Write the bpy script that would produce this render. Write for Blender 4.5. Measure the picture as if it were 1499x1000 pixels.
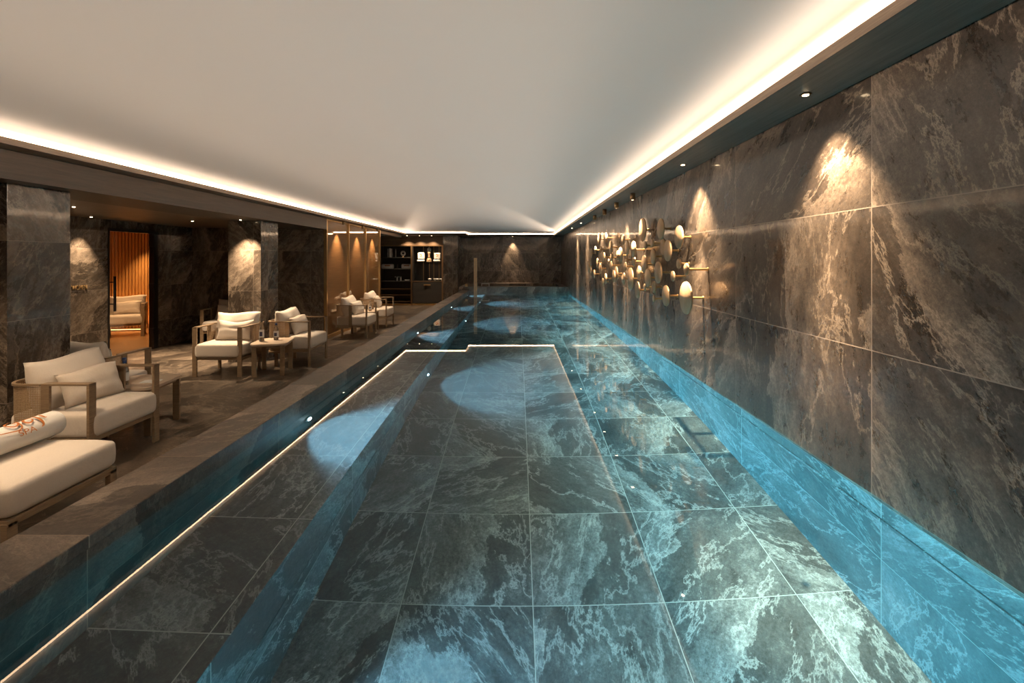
import bpy, bmesh, math, random
from mathutils import Vector, Matrix
PI = math.pi
R = math.radians
for _o in list(bpy.data.objects):
    bpy.data.objects.remove(_o)
scene = bpy.context.scene
col = scene.collection

# ------------------------------------------------------------------ camera, world, exposure
F = 675.0                      # focal length in pixels of the 1499 x 1000 frame
cam = bpy.data.cameras.new('camera')
camo = bpy.data.objects.new('camera', cam)
col.objects.link(camo)
camo.location = (0, 0, 1.5)
camo.rotation_euler = (PI / 2, 0, 0)
cam.sensor_width = 36.0
cam.lens = 36.0 * F / 1499.0
cam.shift_x = -7.5 / 1499.0
cam.shift_y = -120.0 / 1499.0
cam.clip_start = 0.05
scene.camera = camo
w = bpy.data.worlds.new('world')
scene.world = w
w.use_nodes = True
w.node_tree.nodes['Background'].inputs[0].default_value = (1.0, 0.72, 0.5, 1)
w.node_tree.nodes['Background'].inputs[1].default_value = 0.02
scene.view_settings.view_transform = 'Standard'
scene.view_settings.look = 'None'
scene.view_settings.gamma = 1
scene.view_settings.use_curve_mapping = False
scene.view_settings.exposure = 0.0
scene.cycles.max_bounces = 12
scene.cycles.diffuse_bounces = 5
scene.cycles.glossy_bounces = 6
scene.cycles.transmission_bounces = 10
scene.cycles.transparent_max_bounces = 16
scene.cycles.sample_clamp_indirect = 4.0
scene.cycles.caustics_reflective = False
scene.cycles.caustics_refractive = True
scene.cycles.use_denoising = True

# light levels
COVE = 17.0
GRAZE = 66.0          # added, unseen cove optics, watts per side
GRAZE_COL = (1.0, 0.76, 0.58)
COVE_COL = (1.0, 0.66, 0.40)
WARM = (1.0, 0.72, 0.46)
POOL_SPOT = 430.0
POOL_STRIP = 60.0
POOL_WASH = 370.0

# geometry of the hall (metres; lounge floor is z = 0, camera looks along +Y)
XR = 1.483          # right wall
ZW = 0.521          # water level
ZS = 2.271          # soffit level
ZC = 2.351          # ceiling level
XC = -1.398         # pool side of the left curb
XO = -1.634         # lounge side of the left curb
ZK = 0.603          # top of the curb
ZB = 0.08           # top of the submerged bench
XB = -0.93          # edge of the submerged bench
ZP = -0.54          # pool floor
YN = -1.6           # near end (behind the camera)
YE = 13.5           # front of the end basin
YF = 15.5           # end wall

# ------------------------------------------------------------------ node helpers
def mat_new(name):
    m = bpy.data.materials.new(name)
    m.use_nodes = True
    nt = m.node_tree
    return m, nt, nt.nodes['Principled BSDF']

def math_n(nt, op, a, b=None, c=None, clamp=False):
    n = nt.nodes.new('ShaderNodeMath')
    n.operation = op
    n.use_clamp = clamp
    for i, v in enumerate((a, b, c)):
        if v is None:
            continue
        if isinstance(v, (int, float)):
            n.inputs[i].default_value = v
        else:
            nt.links.new(v, n.inputs[i])
    return n.outputs[0]

def mixc(nt, fac, a, b):
    n = nt.nodes.new('ShaderNodeMix')
    n.data_type = 'RGBA'
    for sock, v in ((n.inputs[0], fac), (n.inputs[6], a), (n.inputs[7], b)):
        if isinstance(v, (int, float)):
            sock.default_value = v
        elif isinstance(v, tuple):
            sock.default_value = (*v, 1) if len(v) == 3 else v
        else:
            nt.links.new(v, sock)
    return n.outputs[2]

def noise(nt, vec, scale, detail=4, rough=0.5, dist=0.0):
    n = nt.nodes.new('ShaderNodeTexNoise')
    n.inputs['Scale'].default_value = scale
    n.inputs['Detail'].default_value = detail
    n.inputs['Roughness'].default_value = rough
    n.inputs['Distortion'].default_value = dist
    nt.links.new(vec, n.inputs['Vector'])
    return n.outputs['Fac']

def ramp(nt, fac, stops):
    n = nt.nodes.new('ShaderNodeValToRGB')
    cr = n.color_ramp
    while len(cr.elements) > 1:
        cr.elements.remove(cr.elements[-1])
    cr.elements[0].position = stops[0][0]
    c = stops[0][1]
    cr.elements[0].color = (c, c, c, 1) if isinstance(c, (int, float)) else (*c, 1)
    for p, c in stops[1:]:
        e = cr.elements.new(p)
        e.color = (c, c, c, 1) if isinstance(c, (int, float)) else (*c, 1)
    nt.links.new(fac, n.inputs[0])
    return n.outputs[0]

def comb(nt, x, y, z):
    n = nt.nodes.new('ShaderNodeCombineXYZ')
    for i, v in enumerate((x, y, z)):
        if isinstance(v, (int, float)):
            n.inputs[i].default_value = v
        else:
            nt.links.new(v, n.inputs[i])
    return n.outputs[0]

def stone(name, tw, th, ou, ov, dark, mid, light, rough=0.2, seed=0.0, bump=0.25, spec=0.5, coat=0.0, vein=1.0, grout=(0.27, 0.22, 0.175)):
    """polished slate slabs: every slab has its own vein direction, thin pale joints"""
    m, nt, p = mat_new(name)
    uv = nt.nodes.new('ShaderNodeUVMap').outputs[0]
    s = nt.nodes.new('ShaderNodeSeparateXYZ')
    nt.links.new(uv, s.inputs[0])
    u, v = s.outputs[0], s.outputs[1]
    tu = math_n(nt, 'DIVIDE', math_n(nt, 'SUBTRACT', u, ou), tw)
    tv = math_n(nt, 'DIVIDE', math_n(nt, 'SUBTRACT', v, ov), th)
    iu, iv = math_n(nt, 'FLOOR', tu), math_n(nt, 'FLOOR', tv)
    fu, fv = math_n(nt, 'FRACT', tu), math_n(nt, 'FRACT', tv)
    du = math_n(nt, 'MULTIPLY', math_n(nt, 'MINIMUM', fu, math_n(nt, 'SUBTRACT', 1.0, fu)), tw)
    dv = math_n(nt, 'MULTIPLY', math_n(nt, 'MINIMUM', fv, math_n(nt, 'SUBTRACT', 1.0, fv)), th)
    g = math_n(nt, 'LESS_THAN', math_n(nt, 'MINIMUM', du, dv), 0.0021)
    wn = nt.nodes.new('ShaderNodeTexWhiteNoise')
    wn.noise_dimensions = '3D'
    nt.links.new(comb(nt, iu, iv, seed), wn.inputs['Vector'])
    rv = wn.outputs['Value']
    sc = nt.nodes.new('ShaderNodeSeparateColor')
    nt.links.new(wn.outputs['Color'], sc.inputs[0])
    r1, r2 = sc.outputs[0], sc.outputs[1]
    ang = math_n(nt, 'ADD', math_n(nt, 'MULTIPLY', r1, 2.3), 0.4)
    rot = nt.nodes.new('ShaderNodeVectorRotate')
    rot.rotation_type = 'Z_AXIS'
    nt.links.new(comb(nt, u, v, 0.0), rot.inputs['Vector'])
    nt.links.new(ang, rot.inputs['Angle'])
    add = nt.nodes.new('ShaderNodeVectorMath')
    add.operation = 'ADD'
    nt.links.new(rot.outputs[0], add.inputs[0])
    nt.links.new(comb(nt, math_n(nt, 'MULTIPLY', rv, 37.0), math_n(nt, 'MULTIPLY', r2, 53.0), math_n(nt, 'MULTIPLY', r1, 11.0)), add.inputs[1])
    mul = nt.nodes.new('ShaderNodeVectorMath')
    mul.operation = 'MULTIPLY'
    mul.inputs[1].default_value = (0.75, 1.6, 1.0)
    nt.links.new(add.outputs[0], mul.inputs[0])
    P0, P1 = add.outputs[0], mul.outputs[0]
    big = noise(nt, P1, 1.3, 3, 0.5, 0.3)
    str_ = noise(nt, P1, 5.0, 13, 0.76, 0.15)
    fine = noise(nt, P0, 60.0, 5, 0.75, 0.2)
    grain = noise(nt, P0, 190.0, 2, 0.6, 0.0)
    # rock layers: each has one sharp edge and fades to the other side
    sy = nt.nodes.new('ShaderNodeSeparateXYZ')
    nt.links.new(P0, sy.inputs[0])
    yy = math_n(nt, 'ADD', math_n(nt, 'MULTIPLY', sy.outputs[1], 1.35), math_n(nt, 'ADD', math_n(nt, 'MULTIPLY', noise(nt, P0, 1.1, 3, 0.5, 0.0), 1.3), math_n(nt, 'MULTIPLY', noise(nt, P1, 9.0, 9, 0.75, 0.0), 0.42)))
    saw = math_n(nt, 'FRACT', yy)
    zone = math_n(nt, 'POWER', saw, 2.6)
    frag = ramp(nt, math_n(nt, 'ADD', math_n(nt, 'MULTIPLY', noise(nt, P1, 11.0, 14, 0.86, 0.0), 0.75), math_n(nt, 'MULTIPLY', fine, 0.25)), [(0.44, 0.0), (0.54, 0.3), (0.68, 1.0)])
    ridge = math_n(nt, 'ABSOLUTE', math_n(nt, 'SUBTRACT', noise(nt, P1, 2.0, 13, 0.68, 0.3), 0.5))
    vein_ = ramp(nt, ridge, [(0.0, 1.0), (0.006, 0.5), (0.018, 0.0)])
    body = ramp(nt, math_n(nt, 'ADD', math_n(nt, 'MULTIPLY', str_, 0.7), math_n(nt, 'MULTIPLY', fine, 0.3)),
                [(0.38, dark), (0.54, mid), (0.66, tuple(0.6 * a + 0.4 * b for a, b in zip(mid, light)))])
    lay = math_n(nt, 'ADD', math_n(nt, 'MULTIPLY', zone, 1.1), 0.62)
    sc0 = nt.nodes.new('ShaderNodeVectorMath')
    sc0.operation = 'SCALE'
    nt.links.new(body, sc0.inputs[0])
    nt.links.new(lay, sc0.inputs['Scale'])
    k = math_n(nt, 'MULTIPLY', math_n(nt, 'ADD', math_n(nt, 'MULTIPLY', zone, 0.95), 0.10), frag)
    k = math_n(nt, 'MULTIPLY', k, 0.9 * vein, clamp=True)
    c = mixc(nt, k, sc0.outputs[0], light)
    c = mixc(nt, math_n(nt, 'MULTIPLY', vein_, math_n(nt, 'MULTIPLY', big, 1.1 * vein), clamp=True), c, light)
    tone = math_n(nt, 'ADD', math_n(nt, 'MULTIPLY', r2, 0.45), 0.78)
    tone = math_n(nt, 'MULTIPLY', tone, math_n(nt, 'ADD', math_n(nt, 'MULTIPLY', grain, 0.9), 0.55))
    hs = nt.nodes.new('ShaderNodeVectorMath')
    hs.operation = 'SCALE'
    nt.links.new(c, hs.inputs[0])
    nt.links.new(tone, hs.inputs['Scale'])
    c = mixc(nt, g, hs.outputs[0], grout)
    nt.links.new(c, p.inputs['Base Color'])
    ro = math_n(nt, 'ADD', math_n(nt, 'MULTIPLY', str_, 0.22), rough - 0.08)
    ro = math_n(nt, 'ADD', ro, math_n(nt, 'MULTIPLY', g, 0.4))
    nt.links.new(ro, p.inputs['Roughness'])
    p.inputs['Specular IOR Level'].default_value = spec
    if coat:
        p.inputs['Coat Weight'].default_value = coat
        p.inputs['Coat Roughness'].default_value = 0.05
        cbm = nt.nodes.new('ShaderNodeBump')
        cbm.inputs['Strength'].default_value = 0.3
        cbm.inputs['Distance'].default_value = 0.004
        nt.links.new(math_n(nt, 'ADD', math_n(nt, 'MULTIPLY', noise(nt, P0, 5.0, 4, 0.5), 0.9), math_n(nt, 'MULTIPLY', str_, 0.15)), cbm.inputs['Height'])
        nt.links.new(cbm.outputs[0], p.inputs['Coat Normal'])
    b = nt.nodes.new('ShaderNodeBump')
    b.inputs['Strength'].default_value = bump
    b.inputs['Distance'].default_value = 0.004
    h = math_n(nt, 'ADD', math_n(nt, 'MULTIPLY', str_, 0.8), math_n(nt, 'MULTIPLY', fine, 0.25))
    h = math_n(nt, 'ADD', h, math_n(nt, 'MULTIPLY', math_n(nt, 'ADD', math_n(nt, 'MULTIPLY', big, 1.0), math_n(nt, 'MULTIPLY', grain, 0.04)), 1.0))
    nt.links.new(h, b.inputs['Height'])
    nt.links.new(b.outputs[0], p.inputs['Normal'])
    return m

def wood(name, dark, light, axis=0, scale=1.0, rough=0.5, plank=None):
    """grain runs along uv axis 0 or 1"""
    m, nt, p = mat_new(name)
    uv = nt.nodes.new('ShaderNodeUVMap').outputs[0]
    mul = nt.nodes.new('ShaderNodeVectorMath')
    mul.operation = 'MULTIPLY'
    mul.inputs[1].default_value = (0.6 * scale, 9 * scale, 1) if axis == 0 else (9 * scale, 0.6 * scale, 1)
    nt.links.new(uv, mul.inputs[0])
    a = noise(nt, mul.outputs[0], 2.0, 5, 0.6, 1.4)
    b = noise(nt, mul.outputs[0], 14.0, 5, 0.7, 0.5)
    f = math_n(nt, 'ADD', math_n(nt, 'MULTIPLY', a, 0.6), math_n(nt, 'MULTIPLY', b, 0.4))
    c = ramp(nt, f, [(0.35, dark), (0.65, light)])
    if plank:
        s = nt.nodes.new('ShaderNodeSeparateXYZ')
        nt.links.new(uv, s.inputs[0])
        fr = math_n(nt, 'FRACT', math_n(nt, 'DIVIDE', s.outputs[1 if axis == 0 else 0], plank))
        g = math_n(nt, 'LESS_THAN', fr, 0.05)
        c = mixc(nt, math_n(nt, 'MULTIPLY', g, 0.75), c, tuple(x * 0.25 for x in dark))
    nt.links.new(c, p.inputs['Base Color'])
    p.inputs['Roughness'].default_value = rough
    bp = nt.nodes.new('ShaderNodeBump')
    bp.inputs['Strength'].default_value = 0.25
    bp.inputs['Distance'].default_value = 0.003
    nt.links.new(b, bp.inputs['Height'])
    nt.links.new(bp.outputs[0], p.inputs['Normal'])
    return m

def plain(name, c, rough=0.5, metal=0.0, spec=0.5, vary=0.0, vscale=8.0, emit=None, estr=0.0):
    m, nt, p = mat_new(name)
    p.inputs['Base Color'].default_value = (*c, 1)
    p.inputs['Roughness'].default_value = rough
    p.inputs['Metallic'].default_value = metal
    p.inputs['Specular IOR Level'].default_value = spec
    if vary:
        tc = nt.nodes.new('ShaderNodeTexCoord').outputs['Object']
        n = noise(nt, tc, vscale, 4, 0.6)
        nt.links.new(ramp(nt, n, [(0.3, tuple(x * (1 - vary) for x in c)), (0.7, tuple(min(1, x * (1 + vary)) for x in c))]), p.inputs['Base Color'])
    if emit:
        p.inputs['Emission Color'].default_value = (*emit, 1)
        p.inputs['Emission Strength'].default_value = estr
    return m

def fabric(name, c, weave=420.0):
    m, nt, p = mat_new(name)
    tc = nt.nodes.new('ShaderNodeTexCoord').outputs['Object']
    n = noise(nt, tc, weave, 2, 0.6)
    big = noise(nt, tc, 7.0, 3, 0.5, 0.6)
    cc = ramp(nt, n, [(0.3, tuple(x * 0.86 for x in c)), (0.7, c)])
    nt.links.new(cc, p.inputs['Base Color'])
    p.inputs['Roughness'].default_value = 0.9
    p.inputs['Specular IOR Level'].default_value = 0.15
    p.inputs['Sheen Weight'].default_value = 0.2
    b = nt.nodes.new('ShaderNodeBump')
    b.inputs['Strength'].default_value = 0.35
    b.inputs['Distance'].default_value = 0.02
    nt.links.new(math_n(nt, 'ADD', math_n(nt, 'MULTIPLY', big, 1.0), math_n(nt, 'MULTIPLY', n, 0.05)), b.inputs['Height'])
    nt.links.new(b.outputs[0], p.inputs['Normal'])
    return m

M = {}
DK, MD, LT = (0.026, 0.020, 0.016), (0.084, 0.065, 0.050), (0.36, 0.29, 0.22)
M['wall_stone'] = stone('slate_wall_slabs', 1.2, 0.6, 1.929, 0.519, DK, MD, LT, rough=0.26, seed=3.0, coat=0.35)
M['lounge_stone'] = stone('slate_lounge_slabs', 1.2, 0.6, 0.93, 0.46, (0.040, 0.031, 0.023), (0.115, 0.090, 0.068), LT, rough=0.24, seed=9.0, coat=0.3)
M['pillar_stone'] = stone('slate_pillar_slabs', 0.6, 0.6, 3.34, 0.44, (0.040, 0.031, 0.024), (0.105, 0.083, 0.064), LT, rough=0.24, seed=15.0, coat=0.5)
M['floor_stone'] = stone('slate_floor_slabs', 1.2, 0.6, 0.1, 0.3, (0.022, 0.016, 0.012), (0.085, 0.065, 0.049), (0.34, 0.27, 0.20), rough=0.30, seed=21.0, bump=0.2, vein=1.0, grout=(0.16, 0.13, 0.10))
M['curb_stone'] = stone('slate_curb_slabs', 1.2, 0.6, 0.3, 2.10, (0.060, 0.047, 0.038), (0.125, 0.098, 0.078), (0.36, 0.29, 0.22), rough=0.36, seed=27.0, vein=0.5, spec=0.35)
PD, PM, PL = (0.022, 0.022, 0.022), (0.095, 0.095, 0.092), (0.60, 0.59, 0.56)
M['pool_stone'] = stone('slate_pool_slabs', 0.6, 0.6, 0.072, 2.10, PD, PM, PL, rough=0.5, seed=33.0, vein=1.0, grout=(0.5, 0.5, 0.46))
M['pool_wall_stone'] = stone('slate_pool_wall_slabs', 1.2, 0.6, 1.929, -0.081, PD, PM, PL, rough=0.5, seed=39.0, vein=1.0, grout=(0.5, 0.5, 0.46))
M['bench_stone'] = stone('slate_bench_slabs', 1.2, 0.6, 0.2, 2.10, PD, PM, PL, rough=0.5, seed=44.0, vein=0.9, grout=(0.5, 0.5, 0.46))
M['fascia'] = wood('brushed_fascia_wood', (0.085, 0.062, 0.044), (0.21, 0.155, 0.11), 0, 2.2, 0.5)
M['dark_wood'] = wood('dark_beam_wood', (0.036, 0.025, 0.017), (0.080, 0.056, 0.038), 0, 1.0, 0.5)
M['soffit'] = wood('grey_stained_soffit_wood', (0.12, 0.105, 0.085), (0.22, 0.195, 0.16), 1, 1.0, 0.5)
M['alcove_wood'] = wood('alcove_ceiling_boards', (0.10, 0.070, 0.045), (0.22, 0.155, 0.10), 0, 1.2, 0.45, plank=0.14)
M['panel_wood'] = wood('cabinet_surround_wood', (0.10, 0.062, 0.036), (0.21, 0.135, 0.08), 0, 1.2, 0.45)
M['frame_wood'] = wood('chair_frame_wood', (0.20, 0.135, 0.080), (0.33, 0.235, 0.145), 0, 3.0, 0.42)
M['table_wood'] = wood('side_table_wood', (0.50, 0.39, 0.29), (0.64, 0.52, 0.40), 0, 3.0, 0.4)
M['slat_wood'] = wood('slat_wood', (0.34, 0.17, 0.05), (0.56, 0.30, 0.10), 1, 1.5, 0.5)
M['inner_floor_wood'] = wood('inner_floor_wood', (0.28, 0.15, 0.06), (0.46, 0.27, 0.12), 0, 1.5, 0.35, plank=0.12)
M['ceiling'] = plain('ceiling_plaster', (0.78, 0.76, 0.73), 0.55, spec=0.3)
M['gold'] = plain('brushed_gold_frame', (0.62, 0.40, 0.18), 0.32, metal=0.85, vary=0.06)
M['brass'] = plain('brushed_brass', (0.50, 0.34, 0.20), 0.55, metal=0.55, vary=0.10, vscale=14)
M['bronze'] = plain('aged_bronze', (0.30, 0.19, 0.10), 0.35, metal=0.9)
M['black'] = plain('black_lacquer', (0.012, 0.011, 0.011), 0.3)
M['charcoal'] = plain('charcoal_front', (0.045, 0.042, 0.038), 0.35, vary=0.1)
M['inside_black'] = plain('cabinet_inside', (0.020, 0.017, 0.016), 0.4)
M['cushion'] = fabric('cream_upholstery', (0.74, 0.66, 0.57))
M['pillow'] = fabric('cream_pillow_linen', (0.76, 0.67, 0.57), 300)
M['towel'] = fabric('white_terry_towel', (0.84, 0.81, 0.76), 700)
M['print'] = plain('rust_brown_print', (0.42, 0.13, 0.02), 0.8, vary=0.1, vscale=60)
M['cap'] = plain('blue_bottle_cap', (0.02, 0.05, 0.16), 0.35)
M['dark_cap'] = plain('black_bottle_cap', (0.015, 0.015, 0.02), 0.35)
M['label'] = plain('white_paper_label', (0.75, 0.75, 0.73), 0.6)
M['ink'] = plain('dark_label_ink', (0.03, 0.04, 0.10), 0.6)
M['porcelain'] = plain('white_porcelain', (0.80, 0.78, 0.74), 0.25)
M['steel'] = plain('satin_steel', (0.55, 0.53, 0.50), 0.28, metal=1.0)

def glass_mat(name, c, rough=0.0, ior=1.45):
    m, nt, p = mat_new(name)
    p.inputs['Base Color'].default_value = (*c, 1)
    p.inputs['Roughness'].default_value = rough
    p.inputs['IOR'].default_value = ior
    p.inputs['Transmission Weight'].default_value = 1.0
    return m
M['bottle'] = glass_mat('clear_bottle_glass', (0.86, 0.90, 0.93), 0.02, 1.33)

def pane_mat(name, tint, refl=0.08):
    """thin clear sheet: mostly see-through, with a Fresnel reflection"""
    m = bpy.data.materials.new(name)
    m.use_nodes = True
    nt = m.node_tree
    nt.nodes.clear()
    out = nt.nodes.new('ShaderNodeOutputMaterial')
    t = nt.nodes.new('ShaderNodeBsdfTransparent')
    t.inputs[0].default_value = (*tint, 1)
    g = nt.nodes.new('ShaderNodeBsdfGlossy')
    g.inputs['Roughness'].default_value = 0.01
    mx = nt.nodes.new('ShaderNodeMixShader')
    fr = nt.nodes.new('ShaderNodeFresnel')
    geo = nt.nodes.new('ShaderNodeNewGeometry')
    nt.links.new(math_n(nt, 'ADD', 1.5, math_n(nt, 'MULTIPLY', geo.outputs['Backfacing'], 1 / 1.5 - 1.5)), fr.inputs[0])
    nt.links.new(math_n(nt, 'ADD', fr.outputs[0], refl), mx.inputs[0])
    nt.links.new(t.outputs[0], mx.inputs[1])
    nt.links.new(g.outputs[0], mx.inputs[2])
    nt.links.new(mx.outputs[0], out.inputs[0])
    return m
M['pane'] = pane_mat('clear_door_glass', (0.95, 0.88, 0.78), 0.02)
M['case_glass'] = pane_mat('cabinet_glass_shelf', (0.8, 0.84, 0.8), 0.05)

def mirror_mat():
    m, nt, p = mat_new('bronze_tinted_mirror')
    uv = nt.nodes.new('ShaderNodeUVMap').outputs[0]
    mul = nt.nodes.new('ShaderNodeVectorMath')
    mul.operation = 'MULTIPLY'
    mul.inputs[1].default_value = (1.0, 26.0, 1.0)
    nt.links.new(uv, mul.inputs[0])
    n = noise(nt, mul.outputs[0], 2.0, 5, 0.6)
    nt.links.new(ramp(nt, n, [(0.3, (0.16, 0.095, 0.05)), (0.7, (0.25, 0.155, 0.085))]), p.inputs['Base Color'])
    p.inputs['Roughness'].default_value = 0.5
    p.inputs['Coat Weight'].default_value = 1.0
    p.inputs['Coat Roughness'].default_value = 0.015
    p.inputs['Coat IOR'].default_value = 2.6
    p.inputs['Coat Tint'].default_value = (0.9, 0.72, 0.5, 1)
    return m
M['mirror'] = mirror_mat()

def cane_mat():
    m = bpy.data.materials.new('woven_cane')
    m.use_nodes = True
    nt = m.node_tree
    p = nt.nodes['Principled BSDF']
    uv = nt.nodes.new('ShaderNodeUVMap').outputs[0]
    s = nt.nodes.new('ShaderNodeSeparateXYZ')
    nt.links.new(uv, s.inputs[0])
    cell = 0.0125
    fu = math_n(nt, 'FRACT', math_n(nt, 'DIVIDE', s.outputs[0], cell))
    fv = math_n(nt, 'FRACT', math_n(nt, 'DIVIDE', s.outputs[1], cell))
    a = math_n(nt, 'GREATER_THAN', math_n(nt, 'MINIMUM', fu, fv), 0.45)
    nt.links.new(ramp(nt, noise(nt, uv, 90.0, 2), [(0.3, (0.36, 0.25, 0.15)), (0.7, (0.52, 0.38, 0.24))]), p.inputs['Base Color'])
    p.inputs['Roughness'].default_value = 0.6
    nt.links.new(math_n(nt, 'SUBTRACT', 1.0, a), p.inputs['Alpha'])
    return m
M['cane'] = cane_mat()

def emit_mat(name, c, s):
    m = bpy.data.materials.new(name)
    m.use_nodes = True
    nt = m.node_tree
    nt.nodes.clear()
    out = nt.nodes.new('ShaderNodeOutputMaterial')
    e = nt.nodes.new('ShaderNodeEmission')
    e.inputs[0].default_value = (*c, 1)
    e.inputs[1].default_value = s
    nt.links.new(e.outputs[0], out.inputs[0])
    return m
M['led'] = emit_mat('warm_led', COVE_COL, COVE)
M['lens'] = emit_mat('lit_lamp_lens', (1.0, 0.72, 0.42), 25.0)
M['pool_lens'] = emit_mat('lit_pool_lens', (0.75, 0.9, 1.0), 30.0)
M['amber'] = emit_mat('amber_led', (1.0, 0.5, 0.2), 8.0)

def water_mat():
    m = bpy.data.materials.new('still_pool_water')
    m.use_nodes = True
    nt = m.node_tree
    nt.nodes.clear()
    out = nt.nodes.new('ShaderNodeOutputMaterial')
    g = nt.nodes.new('ShaderNodeBsdfGlass')
    g.inputs['Color'].default_value = (1, 1, 1, 1)
    g.inputs['Roughness'].default_value = 0.0
    g.inputs['IOR'].default_value = 1.33
    nt.links.new(g.outputs[0], out.inputs['Surface'])
    va = nt.nodes.new('ShaderNodeVolumeAbsorption')
    va.inputs['Color'].default_value = (0.08, 0.72, 0.86, 1)
    va.inputs['Density'].default_value = 0.24
    nt.links.new(va.outputs[0], out.inputs['Volume'])
    return m
M['water'] = water_mat()

# ------------------------------------------------------------------ mesh helpers
class MB:
    """collects shapes, then links them as ONE mesh object"""
    def __init__(self):
        self.bm = bmesh.new()
        self.uv = self.bm.loops.layers.uv.new('UVMap')

    def _boxuv(self, faces):
        for f in faces:
            f.normal_update()
            n = f.normal
            ax = max(range(3), key=lambda i: abs(n[i]))
            for l in f.loops:
                c = l.vert.co
                l[self.uv].uv = (c.y, c.z) if ax == 0 else ((c.x, c.z) if ax == 1 else (c.x, c.y))

    def box(self, x0, x1, y0, y1, z0, z1, bev=0.0, seg=2):
        vs = [self.bm.verts.new(c) for c in ((x0, y0, z0), (x1, y0, z0), (x1, y1, z0), (x0, y1, z0), (x0, y0, z1), (x1, y0, z1), (x1, y1, z1), (x0, y1, z1))]
        fs = [self.bm.faces.new([vs[i] for i in q]) for q in ((3, 2, 1, 0), (4, 5, 6, 7), (0, 1, 5, 4), (1, 2, 6, 5), (2, 3, 7, 6), (3, 0, 4, 7))]
        if bev:
            es = list({e for f in fs for e in f.edges})
            r = bmesh.ops.bevel(self.bm, geom=es, offset=bev, segments=seg, profile=0.5, affect='EDGES')
            fs = list({f for v in r['verts'] for f in v.link_faces} | {f for f in fs if f.is_valid})
        self._boxuv(fs)
        return self

    def prism(self, pts, y0, y1, plane='xz'):
        """closed polygon pts extruded along the remaining axis"""
        def mk(a, b, t):
            return {'xz': (a, t, b), 'xy': (a, b, t), 'yz': (t, a, b)}[plane]
        A = [self.bm.verts.new(mk(a, b, y0)) for a, b in pts]
        B = [self.bm.verts.new(mk(a, b, y1)) for a, b in pts]
        fs = [self.bm.faces.new(A), self.bm.faces.new(B[::-1])]
        n = len(pts)
        for i in range(n):
            fs.append(self.bm.faces.new((A[(i + 1) % n], A[i], B[i], B[(i + 1) % n])))
        bmesh.ops.recalc_face_normals(self.bm, faces=fs)
        self._boxuv(fs)
        return self

    def lathe(self, prof, cx=0, cy=0, cz=0, n=24, axis='z', uvs=1.0):
        """profile of (radius, height) pairs spun round an axis through (cx, cy, cz)"""
        rings = []
        for r, h in prof:
            ring = []
            for k in range(n):
                a = 2 * PI * k / n
                c, s = r * math.cos(a), r * math.sin(a)
                co = {'z': (cx + c, cy + s, cz + h), 'x': (cx + h, cy + c, cz + s), 'y': (cx + s, cy + h, cz + c)}[axis]
                ring.append(self.bm.verts.new(co))
            rings.append(ring)
        fs = []
        for i in range(len(rings) - 1):
            for k in range(n):
                f = self.bm.faces.new((rings[i][k], rings[i][(k + 1) % n], rings[i + 1][(k + 1) % n], rings[i + 1][k]))
                f.smooth = True
                fs.append(f)
        for ring, rev in ((rings[0], True), (rings[-1], False)):
            if prof[0 if rev else -1][0] > 1e-6:
                f = self.bm.faces.new(ring[::-1] if rev else ring)
                fs.append(f)
        self._boxuv(fs)
        return self

    def grid(self, fn, nu, nv, smooth=True, uvfn=None, closed_u=False):
        vs = [[self.bm.verts.new(fn(i / nu, j / nv)) for j in range(nv + 1)] for i in range(nu + (0 if closed_u else 1))]
        fs = []
        for i in range(nu):
            for j in range(nv):
                a, b = i, (i + 1) % len(vs) if closed_u else i + 1
                f = self.bm.faces.new((vs[a][j], vs[b][j], vs[b][j + 1], vs[a][j + 1]))
                f.smooth = smooth
                if uvfn:
                    for l, (p, q) in zip(f.loops, ((i, j), (i + 1, j), (i + 1, j + 1), (i, j + 1))):
                        l[self.uv].uv = uvfn(p / nu, q / nv)
                fs.append(f)
        if not uvfn:
            self._boxuv(fs)
        return self

    def tube(self, pts, r, n=8):
        pts = [Vector(p) for p in pts]
        rings = []
        for i, p in enumerate(pts):
            d = (pts[min(i + 1, len(pts) - 1)] - pts[max(i - 1, 0)]).normalized()
            up = Vector((0, 0, 1)) if abs(d.z) < 0.9 else Vector((1, 0, 0))
            a = d.cross(up).normalized()
            b = d.cross(a)
            rr = r[i] if isinstance(r, (list, tuple)) else r
            rings.append([self.bm.verts.new(p + a * rr * math.cos(2 * PI * k / n) + b * rr * math.sin(2 * PI * k / n)) for k in range(n)])
        fs = []
        for i in range(len(rings) - 1):
            for k in range(n):
                f = self.bm.faces.new((rings[i][k], rings[i][(k + 1) % n], rings[i + 1][(k + 1) % n], rings[i + 1][k]))
                f.smooth = True
                fs.append(f)
        fs.append(self.bm.faces.new(rings[0][::-1]))
        fs.append(self.bm.faces.new(rings[-1]))
        self._boxuv(fs)
        return self

    def xf(self, mat):
        bmesh.ops.transform(self.bm, matrix=mat, verts=self.bm.verts)
        return self

    def build(self, name, mat, parent=None, fix=True):
        if fix:
            bmesh.ops.recalc_face_normals(self.bm, faces=self.bm.faces)
        me = bpy.data.meshes.new(name)
        self.bm.to_mesh(me)
        self.bm.free()
        me.materials.append(mat)
        o = bpy.data.objects.new(name, me)
        col.objects.link(o)
        if parent:
            o.parent = parent
        return o

def tag(o, label, cat, group=None, kind=None):
    o['label'] = label
    o['category'] = cat
    if group:
        o['group'] = group
    if kind:
        o['kind'] = kind
    return o

def struct(o, label=None):
    o['kind'] = 'structure'
    if label:
        o['label'] = label
    return o

def empty(name, loc, rz=0.0):
    o = bpy.data.objects.new(name, None)
    o.empty_display_size = 0.1
    col.objects.link(o)
    o.location = loc
    o.rotation_euler = (0, 0, rz)
    return o

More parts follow.
